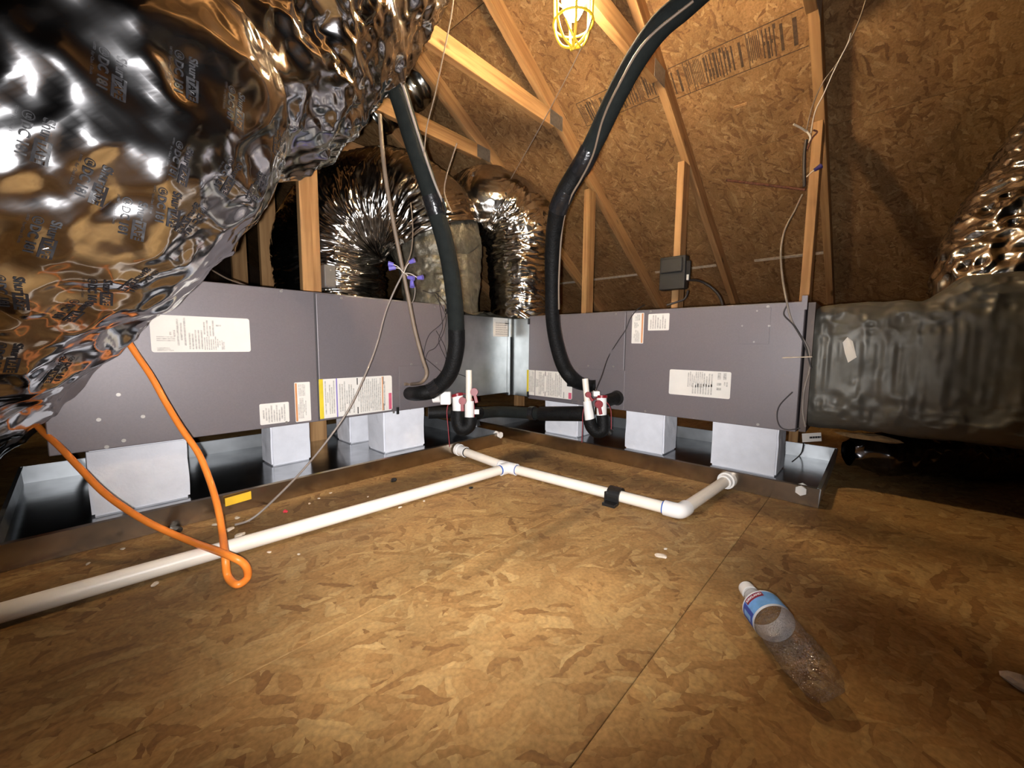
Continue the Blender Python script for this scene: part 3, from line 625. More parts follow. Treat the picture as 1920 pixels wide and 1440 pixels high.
tab.add(pp + [q+Vector((.003, 0, 0)) for q in pp], [tuple(range(6)), tuple(reversed(range(6, 12)))] + [(i, (i+1) % 6, 6+(i+1) % 6, 6+i) for i in range(6)]); tab.build('loose_foil_flap', M['paper'], dR)
dG = thing('flexible_duct', 'golden glinting foil duct slanting up at the right edge of the picture', 'duct', tuple(pd(1900, 480, 1.9)))
def glint(S, T, P, r): return .008*vnoise(P*8) + .010*ridged(np.stack([S*40+vnoise(P*9)*1.2, T*4.5, 0*S], -1), 1, 2) + .006*ridged(P, 26, 1.0) + .003*ridged(P, 55, 4.0)
V, F = sweep([pd(1900, 640, 1.30), pd(1895, 545, 1.31), pd(1930, 450, 1.33), pd(2000, 330, 1.36), pd(2110, 170, 1.40)], [.185, .18, .185, .19, .19], 160, 200, glint); mesh_np('pleated_sleeve', V, F, M['foilB'], dG)
dL = thing('floor_duct', 'dark glossy film duct lying low behind the right drain pan', 'duct', tuple(pd(1750, 860, 2.1)))
V, F = sweep([pz(1590, 846, .10), pz(1650, 850, .10), pz(1740, 850, .10), pz(1850, 848, .10), pz(2050, 848, .10)], [.05, .075, .083, .085, .085], 110, 200, lambda S, T, P, r: .012*vnoise(P*7)+.010*ridged(P, 12, 1)+.005*ridged(P, 28, 2)); mesh_np('film_skin', V, F, M['foilE'], dL)

# ------------------------------------------------------------------ refrigerant lines
def tubething(name, lab, cat, loc): return thing(name, lab, cat, tuple(loc))
h1 = tubething('refrigerant_line', 'left black insulated refrigerant hose curving down into the left air handler', 'hose', pd(765, 738, 1.66))
pts = [pd(690, 20, 1.30), pd(742, 160, 1.34), pd(775, 265, 1.40), pd(808, 365, 1.46), pd(838, 470, 1.53), pd(852, 560, 1.59), pd(856, 622, 1.62)]
MB().tube(pts, .033, 20, 10).build('foam_sleeve', M['slate'], h1)
MB().tube([pd(856, 618, 1.618), pd(855, 655, 1.635), pd(843, 700, 1.66), pd(815, 730, 1.68), pd(785, 738, 1.69)] + [F1.pt(F1.hit(764, 737)[0], F1.hit(764, 737)[1], .02)], [.034, .034, .034, .033, .031, .030], 20, 10).build('taped_elbow', M['blackrubber'], h1)
MB().tube([pd(808, 366, 1.46), pd(813, 382, 1.47), pd(819, 402, 1.484)], .0355, 20, 6).build('tape_wrap', M['tape'], h1)
MB().tube([pd(806, 734, 1.683), pd(815, 729, 1.68), pd(824, 722, 1.676)], .0352, 18, 4).build('tape_wrap', M['tape'], h1)
MB().tube([pd(830, 372, 1.44), pd(836, 395, 1.45), pd(833, 402, 1.45)], .004, 8, 5).build('hanging_tie', M['blackplastic'], h1)
h2 = tubething('refrigerant_line', 'right black insulated refrigerant hose sweeping down from the top of the picture', 'hose', pd(1090, 724, 1.85))
pts = [pd(1900, -560, .80), pd(1640, -310, .86), pd(1450, -140, .94), pd(1360, -60, .98), pd(1285, 8, 1.02), pd(1235, 52, 1.06), pd(1192, 112, 1.12), pd(1155, 180, 1.19), pd(1122, 250, 1.27), pd(1098, 298, 1.33)]
MB().tube(pts, .0315, 20, 10).build('foam_sleeve', M['slate'], h2)
MB().tube([pd(1100, 294, 1.325), pd(1078, 330, 1.38), pd(1055, 370, 1.43), pd(1042, 412, 1.49), pd(1036, 470, 1.56), pd(1035, 540, 1.63), pd(1036, 600, 1.68), pd(1044, 648, 1.72), pd(1058, 690, 1.75), pd(1078, 714, 1.78)] + [F2.pt(*F2.hit(1108, 722), .03), F2.pt(*F2.hit(1118, 723), .004)], [.033, .034, .034, .032, .030, .029, .029, .030, .031, .031, .029, .028], 20, 10).build('taped_sleeve', M['blackrubber'], h2)
MB().tube([pd(1107, 280, 1.31), pd(1095, 304, 1.335), pd(1086, 318, 1.36)], .0345, 20, 6).build('tape_wrap', M['tape'], h2)
MB().tube([pd(1062, 358, 1.415), pd(1052, 378, 1.44), pd(1046, 394, 1.465)], .0355, 20, 6).build('tape_wrap', M['tape'], h2)
MB().tube([pd(1300, 2, .97), pd(1210, 78, 1.04), pd(1160, 160, 1.12), pd(1130, 225, 1.2), pd(1112, 290, 1.28), pd(1090, 335, 1.35), pd(1068, 375, 1.41), pd(1054, 430, 1.5), pd(1048, 520, 1.58), pd(1048, 580, 1.63)], .0035, 8, 8).build('tied_cable', M['brownwire'], h2)
MB().tube([pd(742, 120, 1.27), pd(757, 165, 1.30), pd(785, 255, 1.36), pd(812, 335, 1.42), pd(830, 378, 1.45)], .0045, 8, 8).build('tied_cable', M['greywire'], h1)
c_ = F2.pt(*F2.hit(1088, 715), 0)
mb = MB(); F2.slab(mb, F2.hit(1083, 0)[0], F2.hit(1092, 0)[0], F2.hit(1088, 726)[1], F2.hit(1088, 708)[1], .003, .02); mb.build('grommet', M['blackplastic'], ah2, bevel=.003)
mb = MB().tube([F2.pt(*F2.hit(1157, 746), .003), F2.pt(*F2.hit(1157, 746), .02)], [.036, .030], 18, raw=True); mb.build('pipe_grommet', M['blackplastic'], ah2)
c = F2.pt(*F2.hit(1158, 744), 0)
MB().tube([F2.pt(*F2.hit(1158, 745), .004), F2.pt(*F2.hit(1153, 748), .06), F2.pt(*F2.hit(1148, 752), .10)], [.029, .029, .028], 18, 6).build('drain_sleeve', M['blackrubber'], ah2)

# ------------------------------------------------------------------ condensate traps
def trap(kind, d, lab):
    if kind == 1:
        A = lambda x, y, dd=0: pd(x, y, d+dd)
        t = thing('condensate_trap', lab, 'drain trap', tuple(A(868, 812)))
        MB().tube([A(879, 694), A(879, 740)], .0135, 16, raw=True).tube([A(879, 740), A(879, 790)], .0135, 16, raw=True).build('vent_pipe', M['pvc'], t)
        MB().tube([A(880, 752), A(880, 784)], .0205, 18, raw=True).build('pipe_socket', M['pvcw'], t)
        MB().tube([A(858, 741), A(859, 775)], .0235, 18, raw=True).build('cleanout_tee', M['pvcw'], t)
        MB().tube([A(859, 770), A(859, 790), A(864, 802), A(872, 803), A(880, 795), A(881, 782)], [.031]*6, 18, 8).build('insulated_bend', M['blackrubber'], t)
        MB().tube([A(857, 738), A(858, 743)], .025, 18, raw=True).build('tee_rim', M['redwire'], t)
        cap(t, A(867, 752, -.03), A(867, 768, -.03), .0175); cap(t, A(889, 735, -.01), A(893, 752, -.01), .018)
        MB().tube([A(843, 838), A(840, 800), A(838, 770), A(844, 750), A(856, 738), A(870, 738), A(884, 746), A(889, 762), A(889, 785)], .0022, 8, 8).build('red_tether', M['redwire'], t)
        MB().tube([A(890, 788, .02), A(893, 800, .02)], .02, 12, raw=True).build('black_coupling', M['blackplastic'], t)
        MB().obox(A(894, 772), (Vector(RGT), FW, Vector(UPV)), (.010, .004, .010)).build('paper_tag', M['paper'], t)
    else:
        A = lambda x, y, dd=0: pd(x, y, d+dd)
        t = thing('condensate_trap', lab, 'drain trap', tuple(A(1118, 815)))
        MB().tube([A(1097, 710), A(1102, 762)], .0135, 16, raw=True).build('vent_pipe', M['pvc'], t)
        MB().tube([A(1101, 752), A(1106, 788)], [.018, .0215], 18, raw=True).build('pipe_socket', M['pvcw'], t)
        MB().tube([A(1128, 744), A(1128, 781)], .0215, 18, raw=True).build('cleanout_tee', M['pvcw'], t)
        MB().tube([A(1105, 786), A(1109, 800), A(1119, 810), A(1130, 806), A(1131, 792), A(1130, 778)], [.027]*6, 18, 8).build('insulated_bend', M['blackrubber'], t)
        MB().tube([A(1128, 741), A(1128, 746)], .025, 18, raw=True).build('tee_rim', M['redwire'], t)
        MB().obox(A(1118, 738), (Vector(RGT), FW, Vector(UPV)), (.014, .014, .012)).build('float_switch', M['pvcw'], t, bevel=.004)
        cap(t, A(1123, 758, -.03), A(1126, 774, -.03), .018); cap(t, A(1103, 740, -.03), A(1110, 750, -.03), .013)
        MB().tube([A(1091, 830), A(1092, 800), A(1093, 775), A(1098, 758), A(1108, 750), A(1125, 748), A(1138, 755), A(1145, 768), A(1146, 790), A(1146, 805)], .002, 8, 8).build('red_tether', M['redwire'], t)
        MB().tube([A(1139, 806, .02), A(1145, 812, .02)], .018, 12, raw=True).build('black_coupling', M['blackplastic'], t)
    return t
def cap(t, a, b, r):
    """red cleanout cap seen face on with its pull tab"""
    n = Vector(-FWD); mb = MB().cyl(a - n*.006, a + n*.006, r, r*.92, 18); mb.build('red_cap', M['redwire'], t)
    dv_ = (b-a); up = dv_.normalized(); sd = up.cross(n).normalized(); MB().obox(a + dv_*.75, (sd, up, n), (r*.4, dv_.length*.45, .004)).build('cap_tab', M['redwire'], t, bevel=.0015)
trap(1, 1.74, 'white condensate trap with red caps at the right end of the left air handler')
trap(2, 1.74, 'white condensate trap with red caps in front of the right air handler')
fs = MB().obox(pd(836, 746, 1.72), (Vector(RGT), FW, Vector(UPV)), (.022, .016, .028)).build('float_switch', M['pvcw'], None, bevel=.005); tag(fs, 'white plastic float switch beside the left condensate trap', 'switch')
MB().cyl(pd(826, 748, 1.72), pd(812, 750, 1.725), .016, .012, 14).build('nozzle', M['pvcw'], fs)
ip = thing('insulated_pipe', 'black foam insulated pipe running between the two condensate traps', 'pipe', tuple(pd(1050, 775, 1.86)))
MB().tube([pd(1094, 776, 1.80), pd(1050, 776, 1.86), pd(1013, 776, 1.92)], .034, 18, 6).build('foam_sleeve', M['blackrubber'], ip)
MB().tube([pd(1016, 776, 1.915), pd(940, 772, 2.05), pd(900, 774, 1.95)], .029, 18, 8).build('foam_sleeve', M['slate'], ip)
MB().tube([pd(1003, 775, 1.935), pd(994, 775, 1.95)], .034, 16, raw=True).build('tape_wrap', M['tape'], ip)
MB().tube([pd(900, 774, 1.95), pd(860, 773, 1.84), pd(803, 774, 1.80)], .027, 18, 8).build('foam_sleeve', M['blackrubber'], ip)

# ------------------------------------------------------------------ drain piping on the floor
PR = .0178; ZP = .0225
pv = thing('drain_pipe', 'white plastic drain pipe with a tee, running across the floor between the pans', 'pipe', (1.12, 1.03, 0))
tee = Vector((1.117, 1.035, ZP)); elb = Vector((1.158, .392, ZP)); e1 = Vector((1.128, 1.352, ZP+.012)); con = Vector((1.524, .362, ZP+.010)); lft = Vector((-.42, 1.125, ZP))
def seg(a, b, name='pipe', r=PR, m='pvc'): return MB().tube([a, b], r, 22, raw=True).build(name, M[m], pv)
seg(tee, e1); seg(tee, elb); seg(tee, lft); seg(elb, con)
dd = (tee-e1).normalized(); seg(e1+dd*.0, e1+dd*.055, 'pan_coupling', .023, 'pvcw'); seg(e1+dd*.056, e1+dd*.060, 'dark_joint_ring', .0205, 'blackplastic'); seg(e1-dd*.002, e1+dd*.015, 'pan_adapter', .026, 'pvcw')
ta = (elb-tee).normalized(); tb = (lft-tee).normalized()
te = seg(tee-ta*.040, tee+ta*.040, 'tee_fitting', .0225, 'pvcw'); MB().tube([tee, tee+tb*.042], .0225, 22, raw=True).build('tee_branch', M['pvcw'], te)
for a, b in ((tee-ta*.041, tee-ta*.0445), (tee+ta*.041, tee+ta*.0445), (tee+tb*.043, tee+tb*.049)): seg(a, b, 'blue_primer_ring', .0186, 'primer')
ec = (con-elb).normalized(); MB().tube([elb-ta*.045, elb-ta*.02, elb-ta*.004+ec*.004, elb+ec*.02, elb+ec*.04], .0225, 22, 8).build('elbow_fitting', M['pvcw'], pv)
seg(elb-ta*.046, elb-ta*.05, 'blue_primer_ring', .0186, 'primer')
seg(con-ec*.012, con+ec*.012, 'pan_nut', .029, 'pvcw'); seg(con-ec*.030, con-ec*.012, 'pan_adapter', .0235, 'pvcw')
# black strap over the pipe
st = thing('pipe_strap', 'black plastic strap clipped over the white drain pipe', 'pipe strap', (1.146, .592, 0)); c = tee + (elb-tee)*(.442/.643)
c = Vector((tee.x+(elb.x-tee.x)*.69, tee.y+(elb.y-tee.y)*.69, ZP)); ax = ta; sx = Vector((-ax.y, ax.x, 0)); mb = MB(); pr = []
for k in range(13):
    a = math.pi*k/12; pr.append((math.cos(a)*.0205, math.sin(a)*.0205))
out = [(.0205, -.0225+.002)] + pr + [(-.0205, -.0225+.002)]; ino = out; vs = []
for s_ in (-.021, .021):
    for (x, z) in out: vs.append(c + ax*s_ + sx*x*1.0 + UPZ*(z*1.0+.0))
    for (x, z) in out: vs.append(c + ax*s_ + sx*x*1.3 + UPZ*(z*1.3 if z > 0 else z))
n = len(out); f_ = []
for i in range(n-1):
    f_ += [(n+i, n+i+1, 3*n+i+1, 3*n+i), (i+1, i, 2*n+i, 2*n+i+1), (i, i+1, n+i+1, n+i), (2*n+i+1, 2*n+i, 3*n+i, 3*n+i+1)]
mb.add(vs, f_); mb.build('strap_arch', M['blackplastic'], st)
for s_ in (1, -1):
    MB().obox(c + sx*(.0375*s_) - UPZ*(ZP-.004), (ax, sx, UPZ), (.021, .016, .005)).build('strap_foot', M['blackplastic'], st, bevel=.001)
MB().obox(c + ax*-.022 - sx*.026 - UPZ*.002, (ax, sx, UPZ), (.003, .004, .016)).build('strap_tooth', M['blackplastic'], st)

# ------------------------------------------------------------------ cords and cables
def cable(name, lab, cat, pts, r, m, seg_=10, res=10, parent=None):
    o = MB().tube(pts, r, seg_, res).build(name, M[m], parent)
    if parent is None: tag(o, lab, cat)
    return o
cable('extension_cord', 'orange extension cord hanging from the foil duct and looping on the floor', 'cord',
      [pd(195, 560, 1.03), pd(243, 645, 1.05), pd(283, 705, 1.06), pd(312, 757, 1.06), pd(340, 803, 1.04), pd(372, 850, 1.02), pd(393, 900, 1.0), pd(408, 950, .96), pd(417, 1000, .92), pz(422, 1042, .052), pz(427, 1080, .014), pz(445, 1096, .008), pz(464, 1082, .012), pz(458, 1058, .045), pz(425, 1040, .064), pd(350, 1012, .92), pd(270, 975, .93), pd(200, 928, .96), pd(150, 878, .99), pd(112, 838, 1.02), pd(72, 800, 1.06), pd(30, 740, 1.10)], .0074, 'orange', 12, 10)
cable('thermostat_cable', 'thin grey cable trailing from the wire nuts down to the floor', 'cable',
      [pd(756, 512, 1.50), pd(738, 548, 1.49), pd(722, 588, 1.48), pd(708, 640, 1.46), pd(690, 690, 1.43), pd(655, 765, 1.38), pd(612, 828, 1.33), pd(560, 890, 1.25), pz(500, 950, .03), pz(468, 975, .006), pz(440, 984, .005)], .0032, 'greywire')
cable('power_cable', 'brown jacketed power cable entering the side of the left air handler', 'cable',
      [pd(712, 215, 1.42), pd(716, 270, 1.43), pd(724, 340, 1.45), pd(738, 420, 1.48), pd(754, 500, 1.52), pd(766, 560, 1.56), pd(778, 620, 1.60), pd(792, 672, 1.63), pd(800, 700, 1.65), pd(790, 717, 1.67), F1.pt(*F1.hit(770, 720), .010), F1.pt(*F1.hit(757, 720), .006)], .0075, 'brownwire', 12)
nz = thing('wire_nut_cluster', 'bunch of blue wire nuts on stripped wires beside the left black hose', 'wire connectors', tuple(pd(757, 510, 1.5)))
for (a, b) in (((738, 496), (728, 494)), ((742, 502), (729, 503)), ((765, 520), (776, 522)), ((772, 527), (773, 538)), ((768, 492), (777, 488)), ((783, 521), (793, 520))):
    MB().tube([pd(*a, 1.47), pd(*b, 1.465)], [.0065, .0095], 10, raw=True).build('wire_nut', M['bluenut'], nz)
    MB().tube([pd(757, 512, 1.49), pd((a[0]+757)/2, (a[1]+506)/2, 1.475), pd(*a, 1.47)], .0016, 6, 6).build('stripped_wire', M['whitewire'], nz)
MB().tube([pd(756, 508, 1.5), pd(770, 475, 1.51), pd(774, 430, 1.52), pd(770, 380, 1.52)], .0022, 6, 8).build('loose_wire', M['brownwire'], nz)
MB().tube([pd(770, 520, 1.5), pd(778, 540, 1.52), pd(776, 560, 1.54), pd(772, 568, 1.55)], .0016, 6, 8).build('loose_wire', M['greywire'], nz)
sw = thing('signal_wires', 'tangle of thin dark wires hanging down the right panel of the left air handler', 'wires', tuple(F1.pt(*F1.hit(830, 560), .02)))
for pl in ([(815, 550), (835, 575), (828, 605), (802, 628), (790, 660), (793, 690)], [(812, 552), (830, 590), (832, 620), (815, 650), (798, 660), (795, 680)], [(818, 552), (825, 610), (822, 640), (836, 680), (838, 710)], [(795, 672), (815, 690), (838, 708)], [(790, 545), (806, 550), (822, 546)], [(853, 700), (868, 706), (882, 718)], [(815, 620), (832, 660), (834, 712)]):
    MB().tube([F1.pt(*F1.hit(*q_), .012+.01*math.sin(i*2.1)) if q_[1] > 575 else F1.pt(F1.hit(*q_)[0], F1.hit(*q_)[1], .01) for i, q_ in enumerate(pl)], .0018, 6, 8).build('thin_wire', M['blackwire'], sw)
cable('control_wire', 'twisted black control wire running from the float switch up the right air handler', 'wire',
      [pd(1115, 735, 1.73), pd(1128, 705, 1.76)] + [F2.pt(*F2.hit(*q_), .008) for q_ in ((1142, 670), (1160, 640), (1175, 618), (1183, 598), (1196, 581))] + [pX(1208, 572, 1.78)], .0024, 'blackwire', 8)
cable('hanging_cable', 'thin cable dropping past the lit tie beam from the top of the picture', 'cable', [pd(852, -20, 1.25), pd(846, 30, 1.26), pd(832, 100, 1.28), pd(815, 180, 1.31), pd(800, 240, 1.34), pd(795, 292, 1.37)], .0022, 'brownwire', 8)
cable('hanging_string', 'straight thin string stretching from the caged lamp down to the foil elbow', 'string', [pd(1109, 36, 1.27), pd(1085, 100, 1.36), pd(1020, 225, 1.62), pd(958, 335, 2.0)], .0016, 'greywire', 6)
cable('loose_wire', 'short pale wire standing over the foil elbow beside the left black hose', 'wire', [pd(857, 268, 1.62), pd(848, 295, 1.64), pd(836, 335, 1.68), pd(834, 365, 1.7), pd(848, 400, 1.72)], .003, 'brownwire', 8)
cable('stray_cable', 'thin tan cable lying behind the top edge of the left air handler', 'cable', [pY(395, 505, 1.95), pY(425, 522, 1.9), pY(455, 533, 1.85), pY(490, 545, 1.85)], .003, 'brownwire', 8)
rc = thing('stripped_cable', 'frayed white and brown cable hanging by the right pine upright', 'cable', tuple(pd(1510, 350, 1.75)))
MB().tube([pd(1632, -30, 1.45), pd(1608, 45, 1.5), pd(1575, 110, 1.57), pd(1543, 155, 1.63), pd(1523, 200, 1.68), pd(1512, 245, 1.72)], .0025, 8, 8).build('wire', M['brownwire'], rc)
MB().tube([pd(1595, 62, 1.5), pd(1590, 80, 1.52), pd(1565, 130, 1.58), pd(1545, 175, 1.63), pd(1528, 210, 1.68), pd(1520, 250, 1.72)], .0022, 8, 8).build('wire', M['whitewire'], rc)
MB().tube([pd(1488, 233, 1.70), pd(1502, 240, 1.71), pd(1512, 247, 1.72)], .004, 8, 6).build('stripped_end', M['whitewire'], rc)
MB().tube([pd(1512, 245, 1.72), pd(1519, 256, 1.71), pd(1517, 268, 1.72)], .004, 8, 6).build('stripped_end', M['whitewire'], rc)
MB().tube([pd(1525, 244, 1.70), pd(1532, 248, 1.70), pd(1522, 260, 1.71), pd(1514, 280, 1.72)], .0035, 8, 6).build('stripped_end', M['rust'], rc)
MB().tube([pd(1512, 262, 1.72), pd(1508, 290, 1.73), pd(1508, 350, 1.74)], .006, 8, 8).build('cable_jacket', M['blackwire'], rc)
MB().tube([pd(1512, 332, 1.73), pd(1521, 323, 1.72), pd(1528, 318, 1.71)], .0018, 6, 6).build('wire', M['whitewire'], rc)
MB().tube([pd(1527, 319, 1.71), pd(1540, 311, 1.70)], [.007, .011], 10, raw=True).build('wire_nut', M['darkblue'], rc)
XC = 1.700
MB().tube([pd(1504, 365, 1.74), pd(1490, 395, 1.70), pd(1472, 430, 1.64), pd(1464, 470, 1.57), pd(1467, 520, 1.48), pX(1475, 565, XC), pX(1484, 600, XC), pX(1500, 628, XC), pX(1516, 655, XC+.01), pX(1518, 690, XC+.01), pX(1508, 730, XC), pX(1505, 770, XC), pX(1510, 800, XC)], .0034, 10, 8).build('cable_jacket', M['greywire'], rc)
MB().tube([pX(1476, 572, XC), pX(1470, 590, XC), pX(1490, 612, XC-.004), pX(1508, 645, XC-.004), pX(1521, 690, XC)], .0024, 8, 8).build('wire', M['blackwire'], rc)
MB().tube([pX(1486, 735, XC+.005), pX(1462, 760, XC+.005), pX(1457, 782, XC+.005), pX(1463, 800, XC+.005), pX(1478, 806, XC+.005), pX(1500, 803, XC+.005)], .0021, 8, 8).build('wire', M['blackwire'], rc)
MB().tube([pX(1467, 671, XC), pX(1523, 669, XC-.006)], .0022, 8, raw=True).build('zip_tie', M['debris'], rc)
cable('steel_rod', 'rusty brown rod sticking out of the roof deck beside the frayed cable', 'rod', [pd(1362, 338, 2.05), pd(1510, 356, 1.78)], .006, 'rust', 8)

# ------------------------------------------------------------------ boxes on the uprights
cb = thing('control_box', 'dark grey control box screwed to the middle pine upright', 'control box', (2.33, .89, .83))
FC = Face('X', 2.345); u0, u1, v0, v1 = FC.rect([(1243, 487), (1290, 480), (1290, 543), (1243, 545)])
q = MB(); FC.slab(q, u0, u1, v0, v1, -.008, .05); q.build('housing', M['boxgrey'], cb, bevel=.004)
q = MB(); FC.slab(q, u0+.01, u1-.012, (v0+v1)/2, v1-.012, .05, .066); q.build('cover', M['boxgrey'], cb, bevel=.006)
q = MB(); FC.slab(q, u1-.006, u1+.02, v0+.05, v1-.03, .01, .03); q.build('side_connector', M['blackplastic'], cb, bevel=.003)
q = MB(); FC.slab(q, u1+.005, u1+.016, v0+.045, v0+.075, .03, .034); q.build('white_tag', M['paper'], cb)
MB().tube([pX(1290, 545, 2.33), pX(1284, 560, 2.32), pX(1270, 566, 2.30), pX(1250, 572, 2.28)], .006, 8, 8).build('lead', M['blackwire'], cb)
MB().tube([pX(1291, 525, 2.34), pX(1312, 527, 2.42), pX(1335, 540, 2.46), pX(1352, 562, 2.46), pX(1358, 600, 2.44)], .007, 8, 8).build('lead', M['blackwire'], cb)
eb = thing('junction_box', 'small grey electrical box on the left pine upright above the left air handler', 'junction box', (.86, 2.08, .8))
q0 = pX(587, 541, .845); q1 = pX(600, 493, .845)
MB().box((.865, 2.055, q0.z), (.925, 2.115, q1.z)).build('housing', M['elbox'], eb, bevel=.008)
MB().cyl((.895, 2.052, (q0.z+q1.z)/2+.03), (.895, 2.058, (q0.z+q1.z)/2+.03), .005, seg=8).build('screw', M['screw'], eb)

# ------------------------------------------------------------------ roof deck print: grade stamp bands
def deck_pt(X, Y): return Vector((X, Y, zdeck(X))) - nrm*.0012
def stamp(Ya, Yb, Xc, wd, lab):
    t = MB(); rnd = random.Random(int(Ya*100))
    def bar(ya, yb, xa, xb):
        t.add([deck_pt(xa, ya), deck_pt(xb, ya), deck_pt(xb, yb), deck_pt(xa, yb)] + [deck_pt(xa, ya)+nrm*.0008, deck_pt(xb, ya)+nrm*.0008, deck_pt(xb, yb)+nrm*.0008, deck_pt(xa, yb)+nrm*.0008], [(0, 1, 2, 3), (7, 6, 5, 4), (0, 4, 5, 1), (1, 5, 6, 2), (2, 6, 7, 3), (3, 7, 4, 0)])
    x0, x1 = Xc-wd/2, Xc+wd/2
    bar(Yb, Ya, x0, x0+.003); bar(Yb, Ya, x1-.003, x1)
    y = Ya
    while y > Yb+.02:
        k = rnd.random(); wb = rnd.uniform(.02, .06)
        if k < .3:
            bar(y-.003, y, x0, x1)
            for i in range(int(wb/.007)):
                a = x0+.008+rnd.random()*.02; bar(y-.008-i*.007, y-.005-i*.007, a, x1-.008-rnd.random()*.03)
        elif k < .75:
            for i in range(int(wb/.014)+1):
                a = x0+.010+rnd.random()*.012; b = x1-.010-rnd.random()*.012; bar(y-.006-i*.014, y-.001-i*.014, a, b)
                bar(y-.011-i*.014, y-.006-i*.014, a+(b-a)*rnd.choice((0, .42, .85)), a+(b-a)*rnd.choice((.15, .55, 1)))
        else: bar(y-wb*.5, y-wb*.2, x0+.02, x1-.02)
        y -= wb+.006
    o = t.build('grade_stamp', M['stampink'], ceil); o['label'] = lab
M['stampink'] = mat('faded_stamp_ink', (.075, .045, .025), .75, 0, .35, 70)
stamp(1.385, .935, 2.10, .125, 'faded black grade stamp band left of the rafter'); stamp(.868, .315, 2.135, .135, 'faded black grade stamp band right of the rafter')
# pale flake standing off the deck
a = deck_pt(2.33, .62); q = MB().obox(a - nrm*.004 + Vector((0, -.02, 0)), (Vector((0, 1, 0)), sl, nrm), (.030, .006, .002)); q.build('loose_strand', M['pine'], ceil)

# ------------------------------------------------------------------ caged work lamp
LS = 1.27; LP = pd(1075, 8, 1.33); lamp = thing('work_lamp', 'lit caged work lamp hanging at the top of the picture', 'lamp', tuple(LP))
ax = Vector((.03, 0, -1)).normalized(); sx = Vector((1, 0, .03)).normalized(); sy = ax.cross(sx)
def lp(r_, a, h): return LP + ax*(h*LS) + sx*(r_*LS*math.cos(a)) + sy*(r_*LS*math.sin(a))
for k in range(6):
    a = 2*math.pi*k/6 + .3; MB().tube([lp(.040, a, -.13), lp(.052, a, -.06), lp(.052, a, .03), lp(.047, a, .062), lp(.030, a, .090), lp(.004, a, .103)], .0045, 8, 6).build('cage_wire', M['yellowcage'], lamp)
for h, r_ in ((.045, .052), (-.03, .0525), (-.10, .046)):
    MB().tube([lp(r_, 2*math.pi*k/24, h) for k in range(25)], .004, 8, raw=True).build('cage_ring', M['yellowcage'], lamp)
MB().tube([lp(.03, .3, .09), lp(.02, 1.5, .108), lp(.03, 2.6, .092), lp(.045, 3.0, .06)], .003, 8, 6).build('hook_wire', M['yellowcage'], lamp)
MB().cyl(LP+ax*(-.20*LS), LP+ax*(-.10*LS), .024, .034, 18).build('socket', M['blackplastic'], lamp)
MB().tube([LP+ax*(-.20*LS), LP+ax*-.40+sx*.01, LP+ax*-.60+sx*.03, LP+ax*-.9+sx*.05], .005, 8, 8).build('lamp_cord', M['blackwire'], lamp)
bm_, bnt, bb = new_mat('lit_bulb_glass'); bb.inputs['Base Color'].default_value = (1, .9, .7, 1); bb.inputs['Emission Color'].default_value = (1, .76, .48, 1)
wv = _n(bnt, 'ShaderNodeTexNoise'); wv.inputs['Scale'].default_value = 6; wr = _n(bnt, 'ShaderNodeMapRange'); wr.inputs[3].default_value = 510; wr.inputs[4].default_value = 560; bnt.links.new(wv.outputs[0], wr.inputs[0]); bnt.links.new(wr.outputs[0], bb.inputs['Emission Strength'])
M['bulb'] = bm_
prof = [(.013, -.10), (.014, -.085), (.022, -.06), (.029, -.03), (.030, -.01), (.026, .015), (.016, .032), (.002, .038)]
MB().tube([LP+ax*(h*LS) for _, h in prof], [r_*LS for r_, _ in prof], 24, raw=True).build('bulb', M['bulb'], lamp)

# ------------------------------------------------------------------ water bottle
bA = pz(1400, 1108, .030); bB = pz(1548, 1296, .030); bx = (bB-bA).normalized(); L_ = (bB-bA).length; by = Vector((0, 0, 1)).cross(bx).normalized(); bz = bx.cross(by)
bot = thing('water_bottle', 'empty clear plastic water bottle with a blue label lying on the floor', 'bottle', tuple((bA+bB)/2 - Vector((0, 0, .03))))
def bmat_pet():
    m, nt, b = new_mat('clear_plastic'); L = nt.links
    out = nt.nodes['Material Output']; tr = _n(nt, 'ShaderNodeBsdfTransparent'); tr.inputs[0].default_value = (.975, .975, .975, 1)
    gl = _n(nt, 'ShaderNodeBsdfGlossy'); gl.inputs['Roughness'].default_value = .10
    fr = _n(nt, 'ShaderNodeLayerWeight'); fr.inputs[0].default_value = .14; nz = _n(nt, 'ShaderNodeTexNoise'); nz.inputs['Scale'].default_value = 45; nz.noise_type = 'RIDGED_MULTIFRACTAL'; bp = _n(nt, 'ShaderNodeBump'); bp.inputs['Strength'].default_value = .9; bp.inputs['Distance'].default_value = .006
    L.new(nz.outputs[0], bp.inputs['Height']); L.new(bp.outputs[0], gl.inputs['Normal']); L.new(bp.outputs[0], fr.inputs['Normal'])
    ma = _n(nt, 'ShaderNodeMath', operation='MULTIPLY_ADD'); ma.inputs[1].default_value = .8; ma.inputs[2].default_value = .10; L.new(fr.outputs['Facing'], ma.inputs[0]); mx = _n(nt, 'ShaderNodeMixShader'); L.new(ma.outputs[0], mx.inputs[0]); L.new(tr.outputs[0], mx.inputs[1]); L.new(gl.outputs[0], mx.inputs[2]); L.new(mx.outputs[0], out.inputs[0]); nt.nodes.remove(b)
    return m
M['pet'] = bmat_pet()
RBm = .0325
pr = [(.008, .0125), (.020, .0125), (.024, .017), (.045, .0275), (.055, .0315), (.060, RBm), (.105, RBm), (.112, .0305), (.120, RBm), (.135, .0325), (.145, .0305), (.155, .0325), (.170, .031), (.185, .0325), (.200, .032), (L_-.006, .029), (L_, .020), (L_-.006, .006)]
